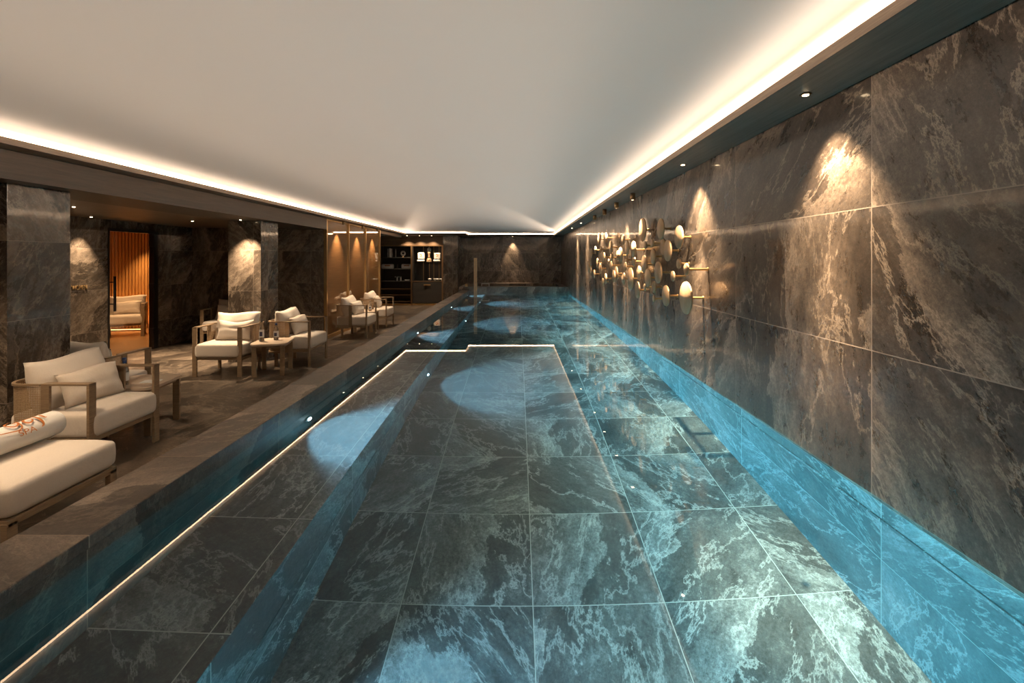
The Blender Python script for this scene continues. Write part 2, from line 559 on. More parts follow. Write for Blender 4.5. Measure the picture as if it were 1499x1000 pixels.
def copy_tree(o, parent=None):
    c = o.copy()
    col.objects.link(c)
    c.parent = parent
    for ch in list(o.children):
        copy_tree(ch, c)
    return c

def add_light(kind, name, loc, parent, energy, color, rot=(0, 0, 0), **kw):
    l = bpy.data.lights.new(name, kind)
    l.energy = energy
    l.color = color
    for k, v in kw.items():
        setattr(l, k, v)
    o = bpy.data.objects.new(name, l)
    col.objects.link(o)
    o.location = loc
    o.rotation_euler = rot
    if parent:
        o.parent = parent
    return o

# ------------------------------------------------------------------ the room
YB = -2.4   # back of the hall, behind the camera
XL = -6.1   # far wall of the lounge recess
YA = 8.65   # end wall of the recess

# pool shell
struct(MB().box(XB, XR + 0.3, YN, YE + 0.1, ZP - 0.2, ZP).build('pool_floor', M['pool_stone']), 'grey slate slabs on the bottom of the pool')
struct(MB().box(XC, XB, YN, YE, ZP - 0.2, ZB, bev=0.003).build('pool_bench', M['bench_stone']), 'submerged slate bench along the lounge side of the pool')
struct(MB().box(XR + 0.04, XR + 0.3, YN, YE + 0.1, ZP, 0.48).build('trim_1', M['pool_wall_stone']), 'underwater slate side of the pool below the right wall')
struct(MB().box(XR, XR + 0.3, YB, YF + 0.3, 0.49, ZC + 0.1).build('wall_right', M['wall_stone']), 'long dark slate wall beside the pool')
struct(MB().box(XR + 0.04, XR + 0.3, YE + 0.1, YF + 0.3, ZP, 0.49).build('trim_2', M['pool_wall_stone']))
struct(MB().box(XC - 0.02, XR + 0.3, YN - 0.2, YN, ZP - 0.2, ZK).build('trim_3', M['pool_stone']))
# curb: body and a slightly proud coping
cb = MB().box(XO + 0.012, XC, YN - 0.2, YF, -0.05, ZK - 0.045)
struct(cb.build('pool_curb', M['curb_stone']), 'raised slate curb between lounge and pool')
struct(MB().box(XO, XC + 0.006, YN - 0.2, YE, ZK - 0.045, ZK, bev=0.004).build('trim_4', M['curb_stone']), 'slate coping on the pool curb')
# water body (closed, its hidden sides sit inside the stone)
wp = [(XC - 0.003, ZW), (XC - 0.003, ZB - 0.003), (XB - 0.003, ZB - 0.003), (XB - 0.003, ZP - 0.003), (XR + 0.043, ZP - 0.003), (XR + 0.043, ZW)]
wm_ = MB().prism(wp, YN - 0.003, YE + 0.003)
bmesh.ops.recalc_face_normals(wm_.bm, faces=wm_.bm.faces)
bmesh.ops.split_edges(wm_.bm, edges=list(wm_.bm.edges))
for f_w in wm_.bm.faces:
    f_w.smooth = True
wo = wm_.build('pool_water', M['water'], fix=False)
struct(wo, 'still clear turquoise pool water')

# end basin, a raised block with a shallow tub on top
YE2 = YF
ZT = 0.70
bs = MB()
bs.box(-1.70, XR, YE, YE + 0.32, ZP - 0.2, ZT)
bs.box(-1.70, XR, YE2 - 0.28, YE2, ZK - 0.4, ZT + 0.02)
bs.box(-1.70, -1.28, YE + 0.32, YE2 - 0.28, ZK - 0.4, ZT)
bs.box(1.28, XR, YE + 0.32, YE2 - 0.28, ZK - 0.4, ZT)
bs.box(-1.28, 1.28, YE + 0.32, YE2 - 0.28, ZK - 0.4, 0.30)
struct(bs.build('trim_5', M['curb_stone']), 'raised slate basin across the far end of the pool')
struct(MB().box(-1.285, 1.285, YE + 0.315, YE2 - 0.275, 0.295, 0.655).build('basin_water', M['water']), 'still water in the small raised end basin')

# end wall
struct(MB().box(-1.92, XR, YF, YF + 0.2, 0.3, ZC + 0.1).build('wall_end', M['wall_stone']), 'slate end wall behind the pool')
# pier between the cabinet and the end wall
struct(MB().box(-2.36, -1.894, 14.72, YF + 0.2, 0, ZC).build('wall_pier', M['pillar_stone']), 'slate pier right of the display cabinet')

# lounge floor and walls
struct(MB().box(-9.0, XO + 0.012, YB, 16.0, -0.1, 0.0).build('floor', M['floor_stone']), 'dark slate lounge floor')
DY0, DY1, DZ = 6.87, 7.83, 1.975
wl = MB()
wl.box(XL - 0.15, XL, YB, DY0, 0, ZC)
wl.box(XL - 0.15, XL, DY1, YA, 0, ZC)
wl.box(XL - 0.15, XL, DY0, DY1, DZ, ZC)
struct(wl.build('wall_left', M['lounge_stone']), 'slate wall of the lounge recess with the glass door')
struct(MB().box(XL - 0.15, -3.62, YA, YA + 0.15, 0, ZC).build('wall_recess', M['lounge_stone']), 'slate wall closing the lounge recess')
struct(MB().box(-4.23, -3.75, 3.39, 3.87, 0, 2.1, bev=0.002).build('trim_6', M['pillar_stone']), 'near square slate pillar of the lounge')
struct(MB().box(-4.23, -3.75, 6.75, 7.23, 0, 2.1, bev=0.002).build('trim_7', M['pillar_stone']), 'far square slate pillar of the lounge')
struct(MB().box(-9, XR + 0.3, YB - 0.15, YB, -0.6, ZC + 0.2).build('wall_back', M['lounge_stone']))
struct(MB().box(-4.62, -4.5, 12.3, 15.3, 0, ZC).build('wall_side', M['panel_wood']), 'wooden side wall beyond the mirrored screen')
struct(MB().box(-6.2, -1.9, 15.56, 15.7, 0, ZC).build('wall_cabinet', M['panel_wood']))
struct(MB().box(-6.1, -2.36, 15.1, 15.56, 1.965, 2.3).build('trim_8', M['panel_wood']), 'wood panel above the display cabinet')

# ceilings
CX0, CX1, CY0, CY1 = -3.47, 1.26, YB, 15.05
def ceil_z(x, y):  # invented rise towards the middle, shaped to catch the grazing light
    d = max(0.0, min(x - CX0, CX1 - x, (14.0 - y) * 0.3, y - CY0 + 2.0))
    return ZC + 0.23 * d * d / (d * d + 0.8)
cm = MB().grid(lambda u, v: (CX0 + u * (CX1 - CX0), CY0 + v * (CY1 - CY0), ceil_z(CX0 + u * (CX1 - CX0), CY0 + v * (CY1 - CY0))), 60, 90)
cm.box(-6.3, CX0, YB, YF + 0.3, ZC, ZC + 0.1)
cm.box(CX1, XR + 0.3, YB, YF + 0.3, ZC, ZC + 0.1)
cm.box(CX0, CX1, CY1, YF + 0.3, ZC, ZC + 0.1)
struct(cm.build('ceiling', M['ceiling'], fix=False), 'smooth white ceiling')
XF, XG = -3.40, 1.192       # fascia lines of the cove
YJ, YK, XJ = 14.1, 14.95, -1.57
ZL = 2.314                  # top of the fascia lip
# soffit on the right
struct(MB().box(XG, XR, YB, YF, ZS, ZL - 0.004).build('trim_9', M['soffit']), 'dark wood soffit along the right wall')
fb = MB()
fb.box(XG - 0.006, XG, YB, YK + 0.006, ZS - 0.002, ZL)
fb.box(XJ, XG, YK, YK + 0.006, ZS - 0.002, ZL)
fb.box(XJ, XJ + 0.006, YJ, YK, ZS - 0.002, ZL)
fb.box(XF, XJ + 0.006, YJ, YJ + 0.006, ZS - 0.002, ZL)
fb.box(XF, XF + 0.006, YB, YJ, ZS - 0.002, ZL)
struct(fb.build('trim_10', M['fascia']), 'brushed wood lip below the cove light')
struct(MB().box(XJ, XG, YK, YF, ZS, ZL - 0.004).build('trim_11', M['soffit']), 'dark soffit over the far basin')
struct(MB().box(-6.1, XJ, YJ, 15.56, ZS, ZL - 0.004).build('trim_12', M['soffit']), 'dark soffit in front of the cabinet')
struct(MB().box(-3.58, XF, YB, YJ, ZS, ZL - 0.004).build('trim_13', M['fascia']), 'narrow wood soffit along the lounge side')
struct(MB().box(-6.1, -3.58, 12.0, YJ, ZS, ZL - 0.004).build('trim_14', M['panel_wood']))
# beam over the pillars, and recess ceiling
struct(MB().box(-4.20, -3.57, YB, YA, 2.065, ZL).build('beam', M['dark_wood']), 'deep dark wood beam over the lounge pillars')
struct(MB().box(XL - 0.1, -4.20, YB, YA + 0.1, 2.096, 2.2).build('ceiling_recess', M['alcove_wood']), 'boarded wood ceiling of the lounge recess')
struct(MB().box(-3.80, -3.64, 12.02, YJ + 0.4, 2.20, ZS).build('trim_15', M['panel_wood']), 'short wood beam beyond the mirrored screen')
# cove back-up: closes the trough behind the light
cv = MB()
cv.box(XG + 0.03, XG + 0.05, YB, YK + 0.05, ZL - 0.004, ZC)
cv.box(XF - 0.05, XF - 0.03, YB, YJ + 0.05, ZL - 0.004, ZC)
cv.box(XF - 0.05, XJ - 0.03, YJ + 0.03, YJ + 0.05, ZL - 0.004, ZC)
cv.box(XJ - 0.05, XJ - 0.03, YJ + 0.03, YK + 0.05, ZL - 0.004, ZC)
cv.box(XJ - 0.05, XG + 0.05, YK + 0.03, YK + 0.05, ZL - 0.004, ZC)
struct(cv.build('trim_16', M['ceiling']))
# the light line itself
z0, z1 = ZL - 0.002, ZC - 0.004
lc = MB()
lc.box(XG + 0.012, XG + 0.03, YB, YK + 0.03, z0, z1)
lc.box(XF - 0.03, XF - 0.012, YB, YJ + 0.03, z0, z1)
lc.box(XF - 0.012, XJ - 0.012, YJ + 0.012, YJ + 0.03, z0, z1)
lc.box(XJ - 0.03, XJ - 0.012, YJ + 0.03, YK + 0.03, z0, z1)
lc.box(XJ - 0.012, XG + 0.012, YK + 0.012, YK + 0.03, z0, z1)
lc.box(XF - 0.012, XG + 0.012, YB + 0.02, YB + 0.04, z0, z1)
tag(lc.build('cove_light', M['led']), 'glowing warm white light line running round the edge of the white ceiling', 'light strip')


# added, unseen optics in the cove trough: they throw their light across the ceiling
for (x, sgn, nm) in ((XG + 0.024, -1, 'pool side'), (XF - 0.024, 1, 'lounge side')):
    e = empty('added_cove_grazer', (x, (YB + YJ) / 2, ZL - 0.001))
    tag(e, 'added slim light profile, unseen in the cove trough on the ' + ('right' if sgn < 0 else 'left') + ' side of the ceiling', 'light strip')
    MB().box(-0.006, 0.006, -(YJ - YB) / 2 + 0.1, (YJ - YB) / 2 - 0.1, -0.002, 0.003).build('profile', M['steel'], e)
    a = add_light('AREA', 'added_graze_light', (sgn * 0.016, 0, 0.016), e, GRAZE, GRAZE_COL, (0, -sgn * R(90 + 5.0), 0))
    a.data.shape = 'RECTANGLE'
    a.data.size = 0.02
    a.data.size_y = YJ - YB - 0.2
    a.data.spread = R(24)
# ------------------------------------------------------------------ underwater light
ws = empty('added_underwater_strip', (XR + 0.02, 6.0, 0.483))  # unseen strip, added and tilted to light the bench front
tag(ws, 'added cyan light strip, unseen under the foot of the right wall at the waterline', 'light strip')
MB().box(-0.018, 0.018, 6.0 - 13.4, 13.4 - 6.0, 0.0, 0.006).build('housing', M['steel'], ws)
a = add_light('AREA', 'added_strip_light', (0, 0, -0.004), ws, POOL_STRIP, (0.16, 0.80, 1.0), (0, -R(35), 0))
a.data.shape = 'RECTANGLE'
a.data.size = 0.03
a.data.size_y = 14.6

def pool_light(x, y, z, label, power, tilt):
    e = empty('pool_light', (x, y, z))
    tag(e, label, 'pool light', 'round lights under the water')
    MB().lathe([(0.0, 0.0), (0.038, 0.0), (0.038, 0.008), (0.026, 0.010), (0.0, 0.010)], axis='x').build('ring', M['steel'], e)
    MB().lathe([(0.0, 0.0), (0.022, 0.0), (0.020, 0.006), (0.0, 0.008)], cx=0.010, axis='x').build('lens', M['pool_lens'], e)
    # spot looks along +X, tilted down
    add_light('SPOT', 'spot_light', (0.03, 0, 0), e, power, (0.36, 0.74, 1.0), (0, -(PI / 2 - tilt), 0), spot_size=R(125), spot_blend=1.0, shadow_soft_size=0.02)
lw_ = empty('added_pool_washer', (XB - 0.006, 6.0, -0.22))  # added to wash the right pool wall evenly; unseen outside its spread
tag(lw_, 'added unseen light slot along the front of the submerged bench', 'light strip')
MB().box(0.0, 0.008, YN + 0.3 - 6.0, YE - 0.3 - 6.0, -0.014, 0.014).build('added_louvre', M['pool_stone'], lw_)
a = add_light('AREA', 'added_washer_light', (0.012, 0, 0), lw_, POOL_WASH, (0.11, 0.80, 0.97), (0, -R(90 + 4), 0), shape='RECTANGLE', size=0.02)
a.data.size_y = 14.4
a.data.spread = R(42)
lr_ = empty('added_pool_washer', (XR + 0.040, 6.0, 0.26))  # second added washer, brightens the bench front and curb side
tag(lr_, 'added unseen light slot along the underwater part of the right wall', 'light strip')
MB().box(-0.008, 0.0, YN + 0.3 - 6.0, YE - 0.3 - 6.0, -0.012, 0.012).build('added_louvre', M['pool_wall_stone'], lr_)
a = add_light('AREA', 'added_washer_light', (-0.012, 0, 0), lr_, POOL_WASH * 0.05, (0.10, 0.76, 1.0), (0, R(90 - 5), 0), shape='RECTANGLE', size=0.02)
a.data.size_y = 14.4
a.data.spread = R(46)
nth = ['nearest to the camera', 'second from the camera', 'third from the camera', 'farthest from the camera']
for i, y in enumerate((3.08, 6.44, 9.73, 12.90)):
    pool_light(XC, y, ZW - 0.265, 'round white underwater light above the pool bench, ' + nth[i], POOL_SPOT * 0.5, R(28))
for i, y in enumerate((1.3, 4.76, 8.22, 11.4)):
    lab = ['round underwater light low in the bench front, below the frame at the camera end', 'round underwater light low in the bench front, nearest one in view', 'round underwater light low in the bench front, middle one of those in view', 'round underwater light low in the bench front, farthest one in view'][i]
    pool_light(XB, y, ZW - 0.80, lab, POOL_SPOT * 1.1, R(6))

# ------------------------------------------------------------------ ceiling spots
def downlight(x, y, z, label, power=6.0, size=70, group='small recessed downlights', color=WARM, rad=0.012, tilt=(0, 0), core=0.0):
    e = empty('recessed_downlight', (x, y, z))
    tag(e, label, 'downlight', group)
    MB().lathe([(0.0, 0.0), (0.024, 0.0), (0.026, -0.003), (0.018, -0.004), (0.0, -0.004)]).build('trim_ring', M['bronze'], e)
    MB().lathe([(0.0, 0.0), (0.014, 0.0), (0.012, -0.003), (0.0, -0.004)], cz=-0.004).build('lens', M['lens'], e)
    add_light('SPOT', 'spot_light', (0, 0, -0.015), e, power, color, (tilt[0], tilt[1], 0), spot_size=R(size), spot_blend=0.8, shadow_soft_size=rad)
    if core:
        add_light('SPOT', 'beam_core', (0, 0, -0.016), e, core, color, (tilt[0], tilt[1], 0), spot_size=R(30), spot_blend=1.0, shadow_soft_size=rad)
    return e

def cylinder_lamp(x, y, label, power=6.0, z=ZS, size=76, group='cylinder spots on the right soffit', tilt=(0, 0), core=0.0):
    e = empty('cylinder_spotlight', (x, y, z))
    tag(e, label, 'spotlight', group)
    MB().lathe([(0.0, 0.0), (0.030, 0.0), (0.030, -0.078), (0.024, -0.080), (0.022, -0.070), (0.0, -0.070)], n=20).build('body', M['bronze'], e)
    MB().lathe([(0.0, 0.0), (0.021, 0.0), (0.019, -0.006), (0.0, -0.008)], cz=-0.070).build('lens', M['lens'], e)
    add_light('SPOT', 'spot_light', (0, 0, -0.092), e, power, WARM, (tilt[0], tilt[1], 0), spot_size=R(size), spot_blend=0.8, shadow_soft_size=0.012)
    if core:
        add_light('SPOT', 'beam_core', (0, 0, -0.093), e, core, WARM, (tilt[0], tilt[1], 0), spot_size=R(30), spot_blend=1.0, shadow_soft_size=0.012)

XS = 1.345
PWALL = 330.0
PCORE = 1300.0
downlight(XS, 2.15, ZS, 'bright recessed spot in the dark soffit, nearest to the camera on the right', PWALL, 80, 'recessed spots on the right soffit', core=PCORE)
downlight(XS, 3.74, ZS, 'recessed spot in the right soffit above the near end of the brass discs', PWALL, 80, 'recessed spots on the right soffit', core=PCORE)
downlight(XS, 0.55, ZS, 'recessed spot in the right soffit beside the camera, out of the frame', PWALL, 80, 'recessed spots on the right soffit', core=PCORE)
for i, y in enumerate((5.37, 6.24, 7.10, 8.00)):
    cylinder_lamp(XS, y, 'bronze cylinder spot on the right soffit, ' + ['nearest of the four', 'second of the four from the camera', 'third of the four from the camera', 'farthest of the four'][i], PWALL * 0.7, core=PCORE * 0.6)
downlight(XS, 9.7, ZS, 'recessed spot in the right soffit just beyond the cylinder spots', PWALL, 70, 'recessed spots on the right soffit', core=PCORE)
downlight(XS, 11.3, ZS, 'recessed spot in the right soffit farthest from the camera', PWALL, 70, 'recessed spots on the right soffit', core=PCORE)
downlight(-0.15, YF - 0.12, ZS, 'recessed spot lighting the middle of the end wall', 220, 62)
# lounge
downlight(-5.93, 6.42, 2.096, 'recessed spot in the boarded ceiling left of the glass door', 230, 66, 'spots in the lounge ceiling')
downlight(-5.0, 7.1, 2.096, 'recessed spot in the boarded ceiling in front of the recess end wall', 520, 72, 'spots in the lounge ceiling')
downlight(-5.0, 5.2, 2.096, 'added spot in the boarded ceiling, unseen behind the near pillar', 170, 120, 'spots in the lounge ceiling')  # unseen lamp added to brighten the recess
downlight(-3.93, 6.55, 2.065, 'recessed spot in the beam washing the far pillar', 300, 80, 'spots in the lounge ceiling')
downlight(-4.6, 3.2, 2.096, 'added spot above the lounge left of the near pillar, out of the frame', 160, 90, 'spots in the lounge ceiling')  # unseen lamp added for light on the near lounge
downlight(-2.75, 1.9, ZC, 'added spot above the daybed, out of the frame overhead', 90, 95, 'added spots over the lounge')  # unseen lamp added for light on the daybed
downlight(-3.2, 2.6, ZS + 0.0, 'added spot above the near armchair, out of the frame', 90, 95, 'added spots over the lounge')  # unseen lamp added for light on the near armchair
for i, y in enumerate((14.45,) * 3):
    downlight((-3.55, -3.15, -2.76)[i], 14.88, ZS, 'small recessed spot over the display cabinet, ' + ['left of three', 'middle of three', 'right of three'][i], 75, 110)
for i, y in enumerate((9.2, 10.35, 11.45)):
    cylinder_lamp(-3.46, y, 'small cylinder spot in front of the mirrored screen, ' + ['nearest of three', 'middle of three', 'farthest of three'][i], 140, ZS, 80, 'cylinder spots over the mirrored screen')

# ------------------------------------------------------------------ mirrored screen with gold posts
sc_ = empty('mirrored_screen', (-3.60, 8.65, 0))
tag(sc_, 'tall bronze mirrored screen wall in gold frames behind the far armchairs', 'screen')
ys = [0.0, 1.13, 2.24, 3.35]
for i, y in enumerate(ys):
    MB().box(-0.03, 0.03, y, y + 0.05, 0, ZS, bev=0.002).build('post', M['gold'], sc_)
    if i < 3:
        MB().box(-0.012, 0.0, y + 0.05, ys[i + 1], 0.06, ZS - 0.03).build('mirror_panel', M['mirror'], sc_)
        MB().box(-0.025, 0.025, y + 0.05, ys[i + 1], 0.0, 0.06).build('bottom_rail', M['gold'], sc_)
        MB().box(-0.025, 0.015, y + 0.05, ys[i + 1], ZS - 0.03, ZS).build('top_rail', M['gold'], sc_)
struct(MB().box(-3.75, -3.62, YA + 0.15, 12.03, 0, ZS).build('wall_screen', M['dark_wood']))

# ------------------------------------------------------------------ glass door and the warm room behind it
door = empty('door_1', (XL, DY0, 0))
struct(door, 'clear glass door with dark frame and ladder handle')
fr = MB()
fr.box(-0.08, 0.006, 0, 0.03, 0, DZ)
fr.box(-0.08, 0.006, 0.87, 0.96, 0, DZ)
fr.box(-0.08, 0.006, 0.03, 0.87, DZ - 0.045, DZ)
fr.build('door_frame', M['black'], door)
MB().box(-0.045, -0.033, 0.03, 0.87, 0.01, DZ - 0.045).build('glass_pane', M['pane'], door)
hd = MB()
for sx in (0.035, -0.115):
    hd.box(sx - 0.012, sx + 0.012, 0.07, 0.094, 0.72, 1.25)
for hz in (0.82, 1.15):
    hd.box(-0.115, 0.035, 0.074, 0.09, hz, hz + 0.016)
hd.build('door_handle', M['black'], door)
for hz in (0.25, 1.0, 1.72):
    MB().box(-0.06, 0.02, 0.84, 0.90, hz, hz + 0.10).build('hinge', M['black'], door)

# curved slatted wall
struct(MB().box(-9.6, XL - 0.15, 6.2, 12.2, -0.1, 0.001).build('floor_inner', M['inner_floor_wood']))
struct(MB().box(-9.6, XL - 0.15, 6.2, 12.2, 2.15, 2.25).build('ceiling_inner', M['slat_wood']))
struct(MB().box(-9.7, -9.6, 6.2, 12.2, -0.1, 2.25).build('wall_inner_left', M['slat_wood']))
struct(MB().box(-9.6, XL - 0.15, 6.1, 6.2, -0.1, 2.25).build('wall_inner_near', M['slat_wood']))
slm = MB()
ccx, ccy, rad = -7.6, 7.4, 2.75
N = 110
for k in range(N):
    a0 = R(20) + k * R(140) / N
    a1 = a0 + R(140) / N * 0.58
    for (b0, b1, rr) in ((a0, a1, rad - 0.035), (a1, a0 + R(140) / N, rad)):
        p = [(ccx + rr * math.cos(b0), ccy + rr * math.sin(b0)), (ccx + rr * math.cos(b1), ccy + rr * math.sin(b1)),
             (ccx + (rad + 0.05) * math.cos(b1), ccy + (rad + 0.05) * math.sin(b1)), (ccx + (rad + 0.05) * math.cos(b0), ccy + (rad + 0.05) * math.sin(b0))]
        slm.prism(p, 0.0, 2.15, 'xy')
struct(slm.build('wall_slats', M['slat_wood']), 'curved wall of amber wood slats behind the glass door')
downlight(-7.95, 9.75, 2.15, 'amber recessed spot over the slatted wall behind the glass door', 230, 75, 'spots behind the glass door', (1.0, 0.66, 0.36))
downlight(-7.0, 8.3, 2.15, 'amber recessed spot over the armchair behind the glass door', 170, 100, 'spots behind the glass door', (1.0, 0.72, 0.45))
fl = empty('floor_light', (-8.25, 9.72, 0.001))
tag(fl, 'glowing floor level light at the foot of the slatted wall behind the glass door', 'floor light')
MB().box(-0.3, 0.3, -0.03, 0.03, 0, 0.02).xf(Matrix.Rotation(R(10), 4, 'Z')).build('housing', M['black'], fl)
MB().box(-0.29, 0.29, -0.022, 0.022, 0.02, 0.026).xf(Matrix.Rotation(R(10), 4, 'Z')).build('diffuser', M['amber'], fl)
add_light('AREA', 'glow', (0, 0, 0.04), fl, 14, (1.0, 0.5, 0.2), (PI, 0, R(10)), shape='RECTANGLE', size=0.5, size_y=0.05)

# ------------------------------------------------------------------ lettering
def text_mesh(body, size, extrude=0.0, shear=0.0, sx=1.0):
    cu = bpy.data.curves.new('lettering', 'FONT')
    cu.body = body
    cu.size = size
    cu.extrude = extrude
    cu.shear = shear
    o = bpy.data.objects.new('lettering', cu)
    col.objects.link(o)
    dg = bpy.context.evaluated_depsgraph_get()
    me = bpy.data.meshes.new_from_object(o.evaluated_get(dg))
    bpy.data.objects.remove(o)
    for v in me.vertices:
        v.co.x *= sx
    return me

me = text_mesh('WOMEN', 0.094, 0.004, 0, 0.62)
wmax = max(v.co.x for v in me.vertices)
for v in me.vertices:
    x, y, z = v.co
    v.co = (z, x - wmax, y)
me.materials.append(M['gold'])
o = bpy.data.objects.new('wall_lettering', me)
col.objects.link(o)
o.location = (XL + 0.005, 6.535, 1.078)
tag(o, 'small gold capital letters on the slate wall left of the glass door', 'lettering')

# ------------------------------------------------------------------ furniture builders
def pillow_mb(w_, d_, t_, n=18, pinch=0.07, seed=0):
    """cushion lying in the XZ plane (width x, height z), thickness along y, centre at origin"""
    rnd = random.Random(seed)
    ph = [rnd.uniform(0, 6.28) for _ in range(4)]
    def pt(u, v, s):
        a, b = 2 * u - 1, 2 * v - 1
        th = max(0.0, (1 - abs(a) ** 3.2) * (1 - abs(b) ** 3.2)) ** 0.55
        wr = 1 + 0.07 * math.sin(5 * a + ph[0]) * math.cos(4 * b + ph[1]) + 0.05 * math.sin(9 * b + ph[2])
        x = a * w_ / 2 * (1 - pinch * (1 - b * b))
        z = b * d_ / 2 * (1 - pinch * (1 - a * a)) + 0.012 * math.sin(3 * a + ph[3]) * (b > 0.2)
        return (x, s * t_ / 2 * th * wr, z)
    mb = MB()
    mb.grid(lambda u, v: pt(u, v, 1), n, n)
    mb.grid(lambda u, v: pt(u, v, -1), n, n)
    bmesh.ops.remove_doubles(mb.bm, verts=mb.bm.verts, dist=0.0005)
    return mb

def slab_cushion(x0, x1, y0, y1, z0, z1, r=0.05, crown=0.02):
    """upholstered block with rounded edges and a slightly crowned top"""
    mb = MB()
    n = 12
    cx, cy, cz = (x0 + x1) / 2, (y0 + y1) / 2, (z0 + z1) / 2
    hx, hy, hz = (x1 - x0) / 2, (y1 - y0) / 2, (z1 - z0) / 2
    bm = bmesh.new()
    bmesh.ops.create_cube(bm, size=2.0)
    bmesh.ops.subdivide_edges(bm, edges=bm.edges, cuts=n - 1, use_grid_fill=True)
    for v in bm.verts:
        p = Vector(v.co)
        q = Vector((p.x * hx, p.y * hy, p.z * hz))
        inner = Vector((max(-hx + r, min(hx - r, q.x)), max(-hy + r, min(hy - r, q.y)), max(-hz + r, min(hz - r, q.z))))
        # even out samples towards the rounded rim
        d = q - inner
        if d.length > 1e-9:
            q = inner + d.normalized() * r
        top = max(0.0, p.z)
        q.z += crown * top * (1 - p.x ** 2) * (1 - p.y ** 2)
        side = 1 + 0.012 * (1 - p.z ** 2)
        v.co = (cx + q.x * side, cy + q.y * side, cz + q.z)
    for f in bm.faces:
        f.smooth = True
    me = bpy.data.meshes.new('tmp')
    bm.to_mesh(me)
    bm.free()
    mb.bm.from_mesh(me)
    mb.uv = mb.bm.loops.layers.uv.verify()
    bpy.data.meshes.remove(me)
    mb._boxuv(mb.bm.faces)
    return mb

CW, CD, AH = 0.63, 0.61, 0.635   # chair width, depth, arm height
def make_armchair():
    """armchair whose front faces local -Y; origin on the floor under the middle of the front edge"""
    e = empty('armchair', (0, 0, 0))
    hw, lw, lt = CW / 2, 0.055, 0.020
    yr = 0.34                       # where the open arm meets the woven shell
    for s in (-1, 1):
        xo = s * hw
        xa, xb = (xo, xo - s * lt)
        x0, x1 = min(xo, xo - s * lw), max(xo, xo - s * lw)
        MB().box(x0, x1, 0, lt, 0, AH, bev=0.002).build('front_leg', M['frame_wood'], e)
        MB().box(x0, x1, 0, yr, AH - 0.014, AH, bev=0.002).build('armrest', M['frame_wood'], e)
        MB().box(min(xa, xb), max(xa, xb), yr - 0.06, yr, 0.20, AH - 0.014, bev=0.002).build('rear_post', M['frame_wood'], e)
        MB().box(min(xo - s * 0.03, xo - s * 0.055), max(xo - s * 0.03, xo - s * 0.055), 0.46, 0.50, 0, 0.22).build('back_leg', M['frame_wood'], e)
    sf = MB()
    sf.box(-hw + lt, hw - lt, 0.012, 0.035, 0.215, 0.245)
    for s in (-1, 1):
        sf.box(min(s * (hw - 0.045), s * (hw - 0.02)), max(s * (hw - 0.045), s * (hw - 0.02)), 0.03, CD - 0.06, 0.205, 0.245)
    sf.box(-hw + 0.04, hw - 0.04, 0.035, CD - 0.06, 0.225, 0.245)
    sf.build('seat_frame', M['frame_wood'], e)
    # woven cane shell: U shaped path
    rc = 0.13
    path = []
    L = [(hw - 0.004, yr), (hw - 0.004, CD - rc)]
    for k in range(1, 9):
        a = k / 8 * PI / 2
        L.append((hw - 0.004 - rc + rc * math.cos(a), CD - rc + rc * math.sin(a)))
    L += [(-x, y) for x, y in L[::-1]]
    acc = [0.0]
    for p, q in zip(L, L[1:]):
        acc.append(acc[-1] + math.dist(p, q))
    n = len(L) - 1
    def at(u):
        i = min(n, int(round(u * n)))
        return L[i], acc[i]
    MB().grid(lambda u, v: (at(u)[0][0], at(u)[0][1], 0.20 + v * (AH - 0.21)), n, 4, uvfn=lambda u, v: (at(u)[1], v * 0.43)).build('cane_back', M['cane'], e)
    for rn, zz0, zz1 in (('back_rail', AH - 0.014, AH), ('lower_rail', 0.19, 0.215)):
        rl = MB()
        for (p, q) in zip(L, L[1:]):
            d = Vector((q[0] - p[0], q[1] - p[1], 0)).normalized()
            nn = Vector((-d.y, d.x, 0)) * 0.010
            pts = [(p[0] - nn.x, p[1] - nn.y), (q[0] - nn.x, q[1] - nn.y), (q[0] + nn.x, q[1] + nn.y), (p[0] + nn.x, p[1] + nn.y)]
            rl.prism(pts, zz0, zz1, 'xy')
        bmesh.ops.remove_doubles(rl.bm, verts=rl.bm.verts, dist=0.002)
        rl.build(rn, M['frame_wood'], e)
    slab_cushion(-hw + 0.024, hw - 0.024, -0.005, CD - 0.03, 0.240, 0.42, 0.032, 0.012).build('seat_cushion', M['cushion'], e)
    bc = pillow_mb(0.59, 0.39, 0.20, n=20, pinch=0.03, seed=5)
    bc.xf(Matrix.Translation((0, CD - 0.17, 0.585)) @ Matrix.Rotation(R(-12), 4, 'X'))
    bc.build('back_cushion', M['cushion'], e)
    return e

def throw_pillow(chair, dx, dy, rz, label, w_=0.44, h_=0.27):
    """loose pillow standing on the seat against the back cushion"""
    o = pillow_mb(w_, h_, 0.13, seed=int(abs(dx * 1000)) + 3, pinch=0.09).build('throw_pillow', M['pillow'])
    m = chair.matrix_basis @ Matrix.Translation((dx, dy, 0.42 + h_ / 2 - 0.004)) @ Matrix.Rotation(rz, 4, 'Z') @ Matrix.Rotation(R(-20), 4, 'X')
    o.matrix_world = m
    tag(o, label, 'pillow', 'cream throw pillows on the armchairs')
    return o

chair0 = make_armchair()
chair_used = [False]
def place_chair(x, y, rz, label, pil, pdx=0.05, pdy=0.30, prz=0.0, pw=0.44):
    c = chair0 if not chair_used[0] else copy_tree(chair0)
    chair_used[0] = True
    c.location = (x, y, 0)
    c.rotation_euler = (0, 0, rz)
    tag(c, label, 'armchair', 'cream armchairs with cane backs')
    if pil:
        bpy.context.view_layer.update()
        throw_pillow(c, pdx, pdy, prz, pil, pw)
    return c

